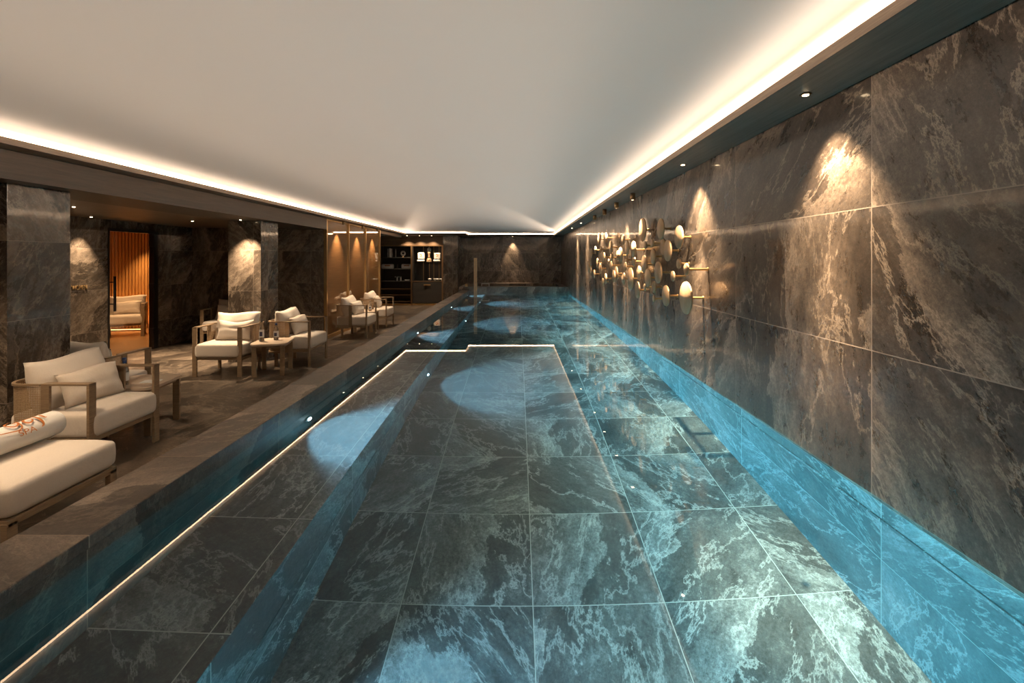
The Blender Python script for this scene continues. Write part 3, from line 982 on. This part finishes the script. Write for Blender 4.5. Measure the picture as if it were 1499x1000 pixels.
# front centre points; rotation: +90 deg turns the front (-Y) to +X
place_chair(-2.97, 3.515, R(90), 'cream armchair with woven cane shell nearest the camera, beside the rolled towel', 'cream pillow on the seat of the armchair nearest the camera', 0.02, 0.29, R(-6), 0.46)
place_chair(-3.93, 4.56, R(180), 'cream armchair mostly hidden by the near pillar, behind the first side table', 'cream pillow on the armchair behind the near pillar', 0.0, 0.30)
place_chair(-3.83, 5.88, R(0), 'cream armchair facing the camera in front of the far pillar', 'wide cream pillow upright on the armchair facing the camera', 0.05, 0.29, R(2), 0.46)
place_chair(-2.90, 6.745, R(90), 'cream armchair right of the second side table, facing the pool', 'cream pillow on the armchair right of the two standing bottles', 0.02, 0.29, R(-5), 0.42)
place_chair(-5.19, 8.0, R(0), 'cream armchair in the recess, half hidden behind the far pillar', 'cream pillow on the half hidden armchair in the recess', 0.0, 0.28)
place_chair(-2.86, 9.07, R(90), 'cream armchair in front of the first gold screen post, nearer of the far pair', 'cream pillow on the nearer armchair of the far pair', 0.02, 0.29, R(-8), 0.42)
place_chair(-2.86, 10.4, R(90), 'cream armchair farthest from the camera, near the display cabinet', 'cream pillow on the farthest armchair', 0.02, 0.29, R(8), 0.42)
place_chair(-7.56, 8.85, R(32), 'cream armchair seen through the glass door before the slatted wall', 'cream pillow on the armchair behind the glass door', 0.02, 0.28)

# side tables
def make_table():
    e = empty('side_table', (0, 0, 0))
    w_, d_, h_, rc = 0.44, 0.50, 0.42, 0.09
    pts = []
    for (cx, cy, a0) in ((w_ / 2 - rc, d_ / 2 - rc, 0), (-w_ / 2 + rc, d_ / 2 - rc, 90), (-w_ / 2 + rc, -d_ / 2 + rc, 180), (w_ / 2 - rc, -d_ / 2 + rc, 270)):
        for k in range(7):
            a = R(a0 + 15 * k)
            pts.append((cx + rc * math.cos(a), cy + rc * math.sin(a)))
    MB().prism(pts, h_ - 0.022, h_, 'xy').build('tabletop', M['table_wood'], e)
    MB().prism([(x * 0.86, y * 0.86) for x, y in pts], h_ - 0.05, h_ - 0.022, 'xy').build('apron', M['frame_wood'], e)
    for sx in (-1, 1):
        for sy in (-1, 1):
            x, y = sx * (w_ / 2 - 0.055), sy * (d_ / 2 - 0.045)
            MB().box(x - 0.028, x + 0.028, y - 0.012, y + 0.012, 0, h_ - 0.03, bev=0.003).build('leg', M['frame_wood'], e)
    return e
tb = make_table()
tb.location = (-3.33, 4.10, 0)
tb.rotation_euler = (0, 0, R(8))
tag(tb, 'low oak side table with two blue-capped bottles beside the nearest armchair', 'side table', 'low side tables between the armchairs')
t2 = copy_tree(tb)
t2.location = (-3.24, 6.12, 0)
t2.rotation_euler = (0, 0, R(13))
tag(t2, 'low oak side table with two standing bottles between the middle armchairs', 'side table', 'low side tables between the armchairs')
t3 = copy_tree(tb)
t3.location = (-3.18, 9.73, 0)
t3.rotation_euler = (0, 0, 0)
tag(t3, 'low side table between the two far armchairs by the screen', 'side table', 'low side tables between the armchairs')

def bottle(x, y, z, h, label, cap='cap', group='water bottles on the side tables'):
    e = empty('water_bottle', (x, y, z))
    tag(e, label, 'bottle', group)
    r = 0.031
    hb = h * 0.62
    MB().lathe([(0.0, 0.0), (r * 0.9, 0.0), (r, 0.008), (r, hb), (r * 0.85, hb + h * 0.08), (r * 0.42, hb + h * 0.2), (r * 0.38, h * 0.9), (0.0, h * 0.9)], n=24).build('glass_body', M['bottle'], e)
    MB().lathe([(0.0, h * 0.88), (r * 0.48, h * 0.88), (r * 0.48, h), (0.0, h)], n=20).build('cap', M[cap], e)
    lb = MB().grid(lambda u, v: ((r + 0.0008) * math.cos(u * 2 * PI), (r + 0.0008) * math.sin(u * 2 * PI), h * 0.18 + v * h * 0.34), 24, 1, closed_u=True).build('label_band', M['label'], e)
    MB().grid(lambda u, v: ((r + 0.0016) * math.cos(-1.9 + u * 1.1), (r + 0.0016) * math.sin(-1.9 + u * 1.1), h * 0.24 + v * h * 0.2), 8, 1).build('label_mark', M['ink'], lb)
    return e
bottle(-3.38, 3.97, 0.42, 0.215, 'clear water bottle with blue cap, nearer the camera on the first side table')
bottle(-3.46, 4.06, 0.42, 0.215, 'clear water bottle with blue cap, farther back on the first side table')
bottle(-3.38, 6.10, 0.42, 0.29, 'tall dark-capped bottle, left one on the middle side table', 'dark_cap')
bottle(-3.24, 6.20, 0.42, 0.225, 'shorter bottle, right one on the middle side table', 'cap')
bottle(-3.25, 9.68, 0.42, 0.20, 'dark-capped bottle, left one on the side table between the far armchairs', 'dark_cap')
bottle(-3.10, 9.72, 0.42, 0.20, 'dark-capped bottle, right one on the side table between the far armchairs', 'dark_cap')

# folded paper cards on the first side table
tag(MB().box(-0.07, 0.07, -0.05, 0.05, 0, 0.004).xf(Matrix.Translation((-3.24, 4.08, 0.42)) @ Matrix.Rotation(R(12), 4, 'Z')).build('paper_card', M['label']), 'pale paper card lying on the first side table beside the bottles', 'card')

# ------------------------------------------------------------------ daybed in the foreground
db = empty('daybed', (-2.43, 2.5, 0))
tag(db, 'cream upholstered daybed on a bronze frame in the lower left corner', 'daybed')
LEN = 1.35
f_ = MB()
f_.box(-LEN, 0, -0.30, -0.275, 0.215, 0.25, bev=0.002)
f_.box(-LEN, 0, 0.275, 0.30, 0.215, 0.25, bev=0.002)
f_.box(-0.025, 0, -0.275, 0.275, 0.215, 0.25, bev=0.002)
f_.box(-LEN, -LEN + 0.025, -0.275, 0.275, 0.215, 0.25, bev=0.002)
f_.box(-LEN + 0.025, -0.025, -0.275, 0.275, 0.235, 0.25)
f_.build('frame', M['frame_wood'], db)
for x in (-0.02, -LEN + 0.02):
    for y in (-0.285, 0.285):
        MB().box(x - 0.012, x + 0.02, y - 0.03 if y > 0 else y - 0.02, y + 0.015 if y > 0 else y + 0.03, 0, 0.235, bev=0.002).build('leg', M['frame_wood'], db)
slab_cushion(-LEN + 0.01, 0.0, -0.31, 0.305, 0.245, 0.42, 0.04, 0.006).build('mattress', M['cushion'], db)

def towel_roll(L, r, loc, rz, name='rolled_towel', spiral=True, n=48, parent=None):
    e = empty(name, loc, rz)
    turns = 4.5
    mb = MB()
    def rr(t):
        return r * (0.20 + 0.80 * t)
    # thick spiral ribbon seen from its ends
    th = r * 0.8 / turns * 0.86
    pts_o, K = [], int(turns * 22)
    cen = []
    for k in range(K + 1):
        t = k / K
        a = -PI / 2 - (1 - t) * turns * 2 * PI
        cen.append((a, rr(t)))
    for j, (y0, y1) in enumerate(((-L / 2, L / 2),)):
        mb.grid(lambda u, v: (lambda a, q: (q * math.cos(a), y0 + v * (y1 - y0), q * math.sin(a)))(*cen[min(K, int(round(u * K)))]), K, 1)
        mb.grid(lambda u, v: (lambda a, q: ((q - th) * math.cos(a), y0 + v * (y1 - y0), (q - th) * math.sin(a)))(*cen[min(K, int(round(u * K)))]), K, 1)
        for ye in (y0, y1):
            s = -1 if ye < 0 else 1
            mb.grid(lambda u, v: (lambda a, q: ((q - v * th) * math.cos(a), ye + s * 0.008 * math.sin(PI * v), (q - v * th) * math.sin(a)))(*cen[min(K, int(round(u * K)))]), K, 4)
    bmesh.ops.remove_doubles(mb.bm, verts=mb.bm.verts, dist=0.0003)
    mb.build('towel_body', M['towel'], e)
    return e

ZR, RR = 0.50, 0.082
tw = towel_roll(0.40, RR, (-2.81, 2.60, 0.425 + RR), 0)
tag(tw, 'rolled white towel with rust brown spa lettering lying on the daybed', 'towel')

def on_roll(me, y0, ang0, r, parent, name):
    """wrap a flat lettering mesh (x along the roll, y up and over) on the roll"""
    bm = bmesh.new()
    bm.from_mesh(me)
    for _ in range(2):
        bmesh.ops.subdivide_edges(bm, edges=[e for e in bm.edges if e.calc_length() > 0.008], cuts=1)
    for v in bm.verts:
        a = ang0 + v.co.y / r
        v.co = ((r + 0.0022) * math.cos(a), y0 + v.co.x, (r + 0.0022) * math.sin(a))
    bm.to_mesh(me)
    bm.free()
    me.materials.clear()
    me.materials.append(M['print'])
    o = bpy.data.objects.new(name, me)
    col.objects.link(o)
    o.parent = parent
    return o

on_roll(text_mesh('SPA', 0.046, sx=1.25), -0.07, R(14), RR, tw, 'spa_print')

def brush(strokes, name):
    """flat tapering brush strokes, each a list of (x, y, half width)"""
    mb = MB()
    for st in strokes:
        P = [Vector((a, b, 0)) for a, b, c in st]
        # resample with Catmull-Rom
        S = []
        for i in range(len(st) - 1):
            p0, p1, p2, p3 = st[max(i - 1, 0)], st[i], st[i + 1], st[min(i + 2, len(st) - 1)]
            for k in range(6):
                t = k / 6
                S.append(tuple(0.5 * ((2 * p1[j]) + (-p0[j] + p2[j]) * t + (2 * p0[j] - 5 * p1[j] + 4 * p2[j] - p3[j]) * t * t + (-p0[j] + 3 * p1[j] - 3 * p2[j] + p3[j]) * t ** 3) for j in range(3)))
        S.append(st[-1])
        prev = None
        for i, s in enumerate(S):
            a, b = S[max(0, i - 1)], S[min(len(S) - 1, i + 1)]
            d = Vector((b[0] - a[0], b[1] - a[1], 0))
            d = d.normalized() if d.length > 1e-9 else Vector((1, 0, 0))
            n = Vector((-d.y, d.x, 0)) * max(0.0006, s[2])
            c = Vector((s[0], s[1], 0))
            cur = (mb.bm.verts.new(c + n), mb.bm.verts.new(c - n))
            if prev:
                mb.bm.faces.new((prev[0], cur[0], cur[1], prev[1]))
            prev = cur
    me = bpy.data.meshes.new(name)
    mb.bm.to_mesh(me)
    mb.bm.free()
    return me
# hand brushed word: G with a long sweep to the left, o, j with a thick tail, i
word = [
    [(-0.040, 0.070, 0.002), (-0.065, 0.082, 0.004), (-0.100, 0.070, 0.005), (-0.112, 0.045, 0.005), (-0.095, 0.024, 0.004), (-0.070, 0.026, 0.004), (-0.056, 0.046, 0.004)],
    [(-0.085, 0.050, 0.001), (-0.060, 0.052, 0.004), (-0.040, 0.046, 0.001)],
    [(-0.056, 0.046, 0.004), (-0.062, 0.010, 0.004), (-0.085, -0.008, 0.003), (-0.130, -0.004, 0.003), (-0.190, 0.004, 0.002)],
    [(-0.012, 0.052, 0.003), (-0.030, 0.044, 0.006), (-0.030, 0.024, 0.006), (-0.010, 0.016, 0.005), (0.010, 0.030, 0.004), (0.008, 0.048, 0.003), (-0.012, 0.052, 0.003)],
    [(0.030, 0.060, 0.002), (0.036, 0.040, 0.006), (0.040, 0.010, 0.007), (0.036, -0.020, 0.006), (0.022, -0.030, 0.002)],
    [(0.062, 0.058, 0.002), (0.066, 0.040, 0.006), (0.070, 0.020, 0.005), (0.080, 0.016, 0.001)],
    [(-0.020, 0.074, 0.002), (-0.010, 0.078, 0.006), (0.002, 0.076, 0.002)],
    [(0.040, 0.078, 0.002), (0.056, 0.084, 0.004), (0.078, 0.082, 0.001)],
]
on_roll(brush(word, 'brushed_word'), 0.03, R(44), RR, tw, 'brushed_word_print')

# ------------------------------------------------------------------ brass wall discs
def disc_thing(x_px, y_px, h_px, off, label_tmp=None):
    Xd = XR - off
    Y = F * Xd / (x_px - 757.0)
    z = 1.5 - (y_px - 380.0) * Y / F
    r = h_px * Y / F / 2
    return [Y, z, r, off]
def from_crop(cx, cy, h, off):
    return disc_thing(860 + cx / 6.247, 310 + cy / 6.247, h / 6.247, off)
D = [from_crop(*a) for a in (
    (503, 165, 215, .07), (668, 155, 190, .10), (835, 232, 210, .10), (732, 355, 195, .10), (690, 320, 150, .06), (598, 410, 140, .09),
    (590, 287, 75, .12), (527, 307, 70, .10), (833, 475, 95, .09), (903, 527, 112, .17), (778, 590, 95, .11), (898, 788, 298, .14),
    (715, 768, 190, .11), (645, 555, 200, .12), (517, 480, 165, .10), (550, 605, 170, .12), (607, 690, 110, .08), (522, 690, 62, .10),
    (605, 795, 60, .12), (455, 715, 152, .10), (392, 612, 200, .09), (432, 345, 150, .11), (362, 330, 135, .08), (325, 255, 95, .09),
    (222, 325, 120, .08), (105, 250, 115, .08), (168, 238, 95, .10), (300, 400, 150, .10), (262, 565, 130, .08), (328, 612, 120, .09),
    (240, 590, 110, .12), (412, 455, 90, .12), (470, 560, 130, .07), (275, 400, 90, .12), (210, 420, 95, .09), (165, 610, 95, .09), (355, 440, 90, .07),
    (345, 500, 80, .11), (150, 415, 90, .10), (115, 520, 100, .10), (90, 470, 90, .07), (60, 570, 80, .10), (35, 380, 90, .09), (72, 350, 70, .12),
    (215, 490, 80, .12), (10, 500, 110, .08), (28, 540, 80, .11), (120, 345, 60, .10), (190, 455, 60, .07), (140, 640, 70, .09))]
rnd = random.Random(11)
# nudge discs of the same depth apart, keep a gap so none cut into each other
for it in range(60):
    for i in range(len(D)):
        for j in range(i + 1, len(D)):
            a, b = D[i], D[j]
            dd = math.hypot(a[0] - b[0], a[1] - b[1])
            if dd < a[2] + b[2] + 0.005 and abs(a[3] - b[3]) < 0.018:
                a[3] = max(0.05, min(0.17, a[3] + 0.004))
                b[3] = max(0.05, min(0.17, b[3] - 0.004))
bands = [('top', 1.62, 9), ('upper middle', 1.46, 1.62), ('lower middle', 1.31, 1.46), ('lowest', -9, 1.31)]
ordn = ['nearest the camera', 'second', 'third', 'fourth', 'fifth', 'sixth', 'seventh', 'eighth', 'ninth', 'tenth', 'eleventh', 'twelfth', 'thirteenth', 'fourteenth', 'fifteenth', 'sixteenth', 'seventeenth', 'eighteenth', 'nineteenth', 'twentieth']
for bn, lo, hi in bands:
    if bn == 'top':
        lo, hi = 1.62, 9
    sel = sorted([d for d in D if lo <= d[1] < hi], key=lambda d: d[0])
    for k, (Y, z, r, off) in enumerate(sel):
        e = empty('wall_disc', (XR, Y, z))
        size = 'large' if r > 0.10 else ('small' if r < 0.065 else 'medium')
        lab = size + ' brass wall disc, ' + (ordn[k] + ' in the ' if k == 0 else ordn[k] + ' from the camera in the ') + bn + ' row of discs'
        tag(e, lab, 'wall decoration', 'brass discs on the right wall')
        MB().lathe([(0.0, -off - 0.005), (r - 0.002, -off - 0.005), (r, -off - 0.002), (r, -off + 0.007), (r - 0.002, -off + 0.010), (0.0, -off + 0.010)], n=36, axis='x').build('disc', M['brass'], e)
        MB().lathe([(0.010, -off + 0.008), (0.010, -0.006), (0.016, -0.005), (0.016, 0.0)], n=12, axis='x').build('rod', M['gold'], e)

# ------------------------------------------------------------------ pool rail at the far curb
rl = empty('pool_handrail', (-1.12, 12.4, ZB))
tag(rl, 'slim upright brass handrail standing in the water at the far left of the pool', 'handrail')
for dx in (-0.024, 0.024):
    MB().box(dx - 0.019, dx + 0.019, -0.02, 0.02, 0, 1.46, bev=0.002).build('bar', M['brass'], rl)
MB().box(-0.045, 0.045, -0.021, 0.021, 1.44, 1.462).build('top_cap', M['brass'], rl)
MB().box(-0.10, 0.10, -0.05, 0.05, 0, 0.012).xf(Matrix.Translation((0, 0, 0))).build('foot_plate', M['steel'], rl)
bx = empty('control_box', (-1.50, YE + 0.16, ZT))
tag(bx, 'small gold control box on the curb left of the handrail', 'control box')
MB().box(-0.035, 0.035, -0.03, 0.03, 0, 0.075, bev=0.004).build('housing', M['gold'], bx)
MB().box(-0.015, 0.015, -0.033, -0.029, 0.03, 0.055).build('button', M['steel'], bx)
gr = empty('grab_bar', (-0.95, YE + 0.30, ZT))
tag(gr, 'small pale grab bar on the edge of the raised end basin', 'grab bar')
g_ = MB()
g_.box(-0.12, 0.12, -0.015, 0.015, 0.065, 0.085, bev=0.003)
g_.build('bar', M['steel'], gr)
for s in (-1, 1):
    MB().box(s * 0.11 - 0.01, s * 0.11 + 0.01, -0.012, 0.012, 0, 0.066).build('bracket', M['steel'], gr)

# ------------------------------------------------------------------ display cabinets (front at y = 15.1)
def zpx(y):
    return 1.5 - (y - 380.0) * 15.1 / F
def xpx(x):
    return (x - 757.0) * 15.1 / F
XA, XM, XE = -4.62 + 0.12, xpx(603), xpx(648)
ca = empty('display_shelving', (0, 15.1, 0))
tag(ca, 'black open shelving unit with gold edging left of the closed drawer cabinet', 'shelving')
c_ = MB()
c_.box(XA, XM, 0.38, 0.40, 0.06, 1.96)
c_.box(XA, XA + 0.02, 0.0, 0.38, 0.06, 1.96)
c_.box(XM - 0.02, XM, 0.0, 0.38, 0.06, 1.96)
c_.box(XA, XM, 0.0, 0.38, 1.94, 1.96)
c_.build('carcass', M['inside_black'], ca)
g_ = MB()
g_.box(XA - 0.0, XA + 0.035, -0.012, 0.0, 0.06, 1.965)
g_.box(XM - 0.04, XM + 0.012, -0.012, 0.0, 0.06, 1.965)
g_.box(XA + 0.035, XM - 0.04, -0.012, 0.0, 1.935, 1.965)
g_.build('front_edging', M['bronze'], ca)
MB().box(XA, XM, -0.005, 0.38, 0.0, 0.06).build('plinth', M['gold'], ca)
SH = [zpx(376.5), zpx(393.5), zpx(411.5), zpx(422.8), zpx(431.5), zpx(441)]
for i, z in enumerate(SH):
    MB().box(XA + 0.02, XM - 0.02, 0.005, 0.38, z - 0.022, z).build('shelf', M['charcoal'] if i < 3 else M['bronze'], ca)

cbx = empty('drawer_cabinet', (0, 15.1, 0))
tag(cbx, 'dark cabinet with charcoal front below and lit open shelves above', 'cabinet')
XM2 = XM + 0.014
c_ = MB()
c_.box(XM2, XE, 0.38, 0.40, 0.06, 1.96)
c_.box(XM2, XM2 + 0.02, 0.0, 0.38, 0.06, 1.96)
c_.box(XE - 0.02, XE, 0.0, 0.38, 0.06, 1.96)
c_.box(XM2, XE, 0.0, 0.38, 1.94, 1.96)
c_.box(XM2 + 0.02, XE - 0.02, 0.02, 0.38, zpx(413.5), zpx(411.5))
c_.build('carcass', M['inside_black'], cbx)
g_ = MB()
g_.box(XE - 0.03, XE + 0.02, -0.012, 0.0, 0.06, 1.965)
g_.box(XM2, XE - 0.03, -0.012, 0.0, 1.935, 1.965)
g_.box(XM2, XE - 0.03, -0.012, 0.0, zpx(412.6), zpx(411.4))
g_.build('front_edging', M['bronze'], cbx)
MB().box(XM2, XE, -0.005, 0.38, 0.0, 0.06).build('plinth', M['gold'], cbx)
dr = MB().box(XM2 + 0.025, XE - 0.032, -0.008, 0.012, 0.07, zpx(413.8)).build('drawer_front', M['charcoal'], cbx)
MB().box(xpx(620.5), xpx(630.5), -0.026, -0.008, zpx(418), zpx(416.4), bev=0.003).build('handle', M['gold'], dr)
MB().box(XM2 + 0.02, XE - 0.02, 0.01, 0.37, zpx(384.2), zpx(383.4)).build('glass_shelf', M['case_glass'], cbx)
bk = MB()
for x in (616.5, 625.5, 632.0, 640.0):
    bk.box(xpx(x) - 0.006, xpx(x) + 0.006, 0.370, 0.38, zpx(411.4), 1.94)
bk.build('back_strips', M['gold'], cbx)

# things on the shelves
def shelf_roll(x, z, L, r, label, rz=PI / 2, group='rolled towels in the open shelving'):
    e = empty('rolled_towel', (x, 15.28, z + r), rz)
    tag(e, label, 'towel', group)
    mb = MB().lathe([(0.0, -L / 2 + 0.006), (r * 0.35, -L / 2), (r * 0.9, -L / 2), (r, -L / 2 + 0.012), (r, L / 2 - 0.012), (r * 0.9, L / 2), (r * 0.35, L / 2), (0.0, L / 2 - 0.006)], axis='y', n=24)
    mb.build('towel_body', M['towel'], e)
    me = brush([[(-0.09 + 0.045 * k, -0.02, 0.004), (-0.08 + 0.045 * k, 0.02, 0.010), (-0.06 + 0.045 * k, -0.01, 0.008), (-0.05 + 0.045 * k, 0.02, 0.003)] for k in range(4)], 'print')
    on_roll(me, 0.0, PI - R(25), r, e, 'rust_print')
    e.children[-1].rotation_euler = (0, 0, 0)
    return e
def stack(x, z, label):
    e = empty('towel_stack', (x, 15.22, z))
    return e
shelf_roll(xpx(565.5), SH[1], 0.38, 0.075, 'rolled towel with rust print, left of two on the second shelf')
shelf_roll(xpx(594), SH[1], 0.34, 0.075, 'rolled towel with rust print, right of two on the second shelf')
zg = zpx(383.4)
k = 0
for (x, words) in ((615, 'left'), (639, 'right')):
    n = 2 if words == 'left' else 2
    zz = zg
    for j in range(n):
        hh = 0.075 if j == 0 else (0.23 if words == 'left' else 0.22)
        e = empty('folded_towel', (xpx(x) + (0.0 if j == 0 else 0.012), 15.24, zz), R(2 * j))
        tag(e, ('flat folded white towel under' if j == 0 else 'upright folded white towel with rust print on') + ' the ' + words + ' pile of the lit shelf', 'towel', 'folded towels on the lit shelf')
        slab_cushion(-0.115 + 0.01 * j, 0.115 - 0.01 * j, -0.09, 0.06, 0, hh, 0.03, 0.006).build('towel_body', M['towel'], e)
        if j:
            me = brush([[(-0.05, 0.02, 0.004), (-0.02, 0.07, 0.012), (0.02, 0.03, 0.012), (0.05, 0.07, 0.004)], [(-0.04, -0.02, 0.004), (0.0, 0.0, 0.010), (0.04, -0.03, 0.004)]], 'print')
            for v in me.vertices:
                v.co = (v.co.x, -0.0935, v.co.y + hh * 0.5)
            me.materials.append(M['print'])
            oo = bpy.data.objects.new('rust_print', me)
            col.objects.link(oo)
            oo.parent = e
        zz += hh + 0.001
# ringed lantern
e = empty('ringed_lantern', (xpx(568.8), 15.26, SH[0]))
tag(e, 'silver ringed lantern on the top shelf of the open unit', 'lantern')
MB().lathe([(0.0, 0.0), (0.03, 0.0), (0.03, 0.28), (0.0, 0.30)], n=16).build('candle', M['porcelain'], e)
for q in range(7):
    z = 0.012 + q * 0.042
    rr = 0.075 + 0.010 * math.sin(q * 0.9)
    MB().lathe([(rr - 0.012, z - 0.007), (rr, z - 0.007), (rr, z + 0.007), (rr - 0.012, z + 0.007), (rr - 0.012, z - 0.007)], n=24).build('ring', M['steel'], e)
for a in range(4):
    MB().box(-0.004, 0.004, 0.064, 0.072, 0, 0.28).xf(Matrix.Rotation(a * PI / 2 + 0.4, 4, 'Z')).build('upright', M['steel'], e)
# ring sculpture
e = empty('ring_sculpture', (xpx(588.3), 15.26, SH[0]))
tag(e, 'grey ring sculpture on a small foot on the top shelf', 'sculpture')
MB().grid(lambda u, v: (lambda a, b: ((0.062 + 0.026 * math.cos(b)) * math.cos(a), 0.026 * math.sin(b), 0.125 + (0.062 + 0.026 * math.cos(b)) * math.sin(a)))(u * 2 * PI, v * 2 * PI), 28, 10).build('ring', M['steel'], e)
MB().lathe([(0.0, 0.0), (0.04, 0.0), (0.035, 0.012), (0.010, 0.02), (0.010, 0.045), (0.0, 0.045)], n=20).build('foot', M['bronze'], e)
# slim vase between them
o = MB().lathe([(0.0, 0.0), (0.012, 0.0), (0.012, 0.20), (0.006, 0.27), (0.0, 0.275)], xpx(577.5), 15.26, SH[0], n=16).build('slim_vase', M['steel'])
tag(o, 'slim upright silver vase between the lantern and the ring sculpture', 'vase')
o = MB().lathe([(0.0, 0.0), (0.022, 0.0), (0.022, 0.12), (0.010, 0.14), (0.010, 0.155), (0.0, 0.155)], xpx(580), 15.26, SH[1], n=16).build('small_bottle', M['charcoal'])
tag(o, 'small dark bottle between the two rolled towels', 'bottle')
# jars on the third shelf
for q in range(4):
    e = empty('glass_jar', (xpx(577.3 + q * 2.6), 15.22 + 0.02 * (q % 2), SH[2]))
    tag(e, 'small glass jar on the third shelf, ' + ['leftmost', 'second from the left', 'third from the left', 'rightmost'][q] + ' of the four', 'jar', 'glass jars on the third shelf')
    MB().lathe([(0.0, 0.0), (0.022, 0.0), (0.024, 0.01), (0.024, 0.10), (0.016, 0.12), (0.0, 0.12)], n=16).build('body', M['porcelain'] if q % 2 else M['bottle'], e)
    MB().lathe([(0.0, 0.12), (0.018, 0.12), (0.018, 0.145), (0.0, 0.145)], n=16).build('lid', M['steel'], e)
o = MB().lathe([(0.0, 0.0), (0.03, 0.0), (0.085, 0.03), (0.09, 0.042), (0.075, 0.036), (0.0, 0.014)], xpx(594.5), 15.24, SH[2], n=24).build('shallow_dish', M['porcelain'])
tag(o, 'shallow pale dish at the right of the third shelf', 'dish')
# brass figure
e = empty('turned_sculpture', (xpx(626.8), 15.26, zg))
tag(e, 'tall turned brass ornament between the two towel piles', 'sculpture')
MB().lathe([(0.0, 0.0), (0.085, 0.0), (0.09, 0.015), (0.07, 0.03), (0.088, 0.045), (0.088, 0.055), (0.065, 0.07), (0.08, 0.09), (0.05, 0.12)], n=28).build('base', M['brass'], e)
MB().lathe([(0.05, 0.12), (0.03, 0.18), (0.035, 0.26), (0.06, 0.31), (0.04, 0.33)], n=28).build('stem', M['brass'], e)
MB().lathe([(0.04, 0.33), (0.062, 0.37), (0.066, 0.41), (0.05, 0.45), (0.025, 0.48), (0.0, 0.49)], n=28).build('head', M['porcelain'], e)
# white shapes on the lower lit shelf
zl = zpx(411.4) + 0.002
for q, (x, s_) in enumerate(((628.5, 0.9), (636.0, 0.8), (641.0, 1.15), (646.3, 0.8))):
    e = empty('white_bowl', (xpx(x), 15.18, zl))
    tag(e, 'small white ' + ['leftmost', 'second', 'third and largest', 'rightmost'][q] + ' bowl of the four on the lower lit shelf', 'bowl', 'white bowls on the lower lit shelf')
    MB().lathe([(0.0, 0.0), (0.028 * s_, 0.0), (0.030 * s_, 0.008), (0.060 * s_, 0.05), (0.062 * s_, 0.075), (0.055 * s_, 0.075), (0.0, 0.03)], n=24).build('bowl_body', M['porcelain'], e)

# ------------------------------------------------------------------ physical caustics through the water
for o in bpy.data.objects:
    if o.name.startswith('pool_water'):
        o.cycles.is_caustics_caster = True
    if o.name.startswith(('pool_floor', 'pool_bench', 'trim_1')) and o.type == 'MESH':
        o.cycles.is_caustics_receiver = True
    if o.type == 'LIGHT' and o.parent and o.parent.name.startswith(('recessed_downlight', 'cylinder_spotlight')):
        if o.parent.location.x > 1.0:
            o.data.cycles.is_caustics_light = True
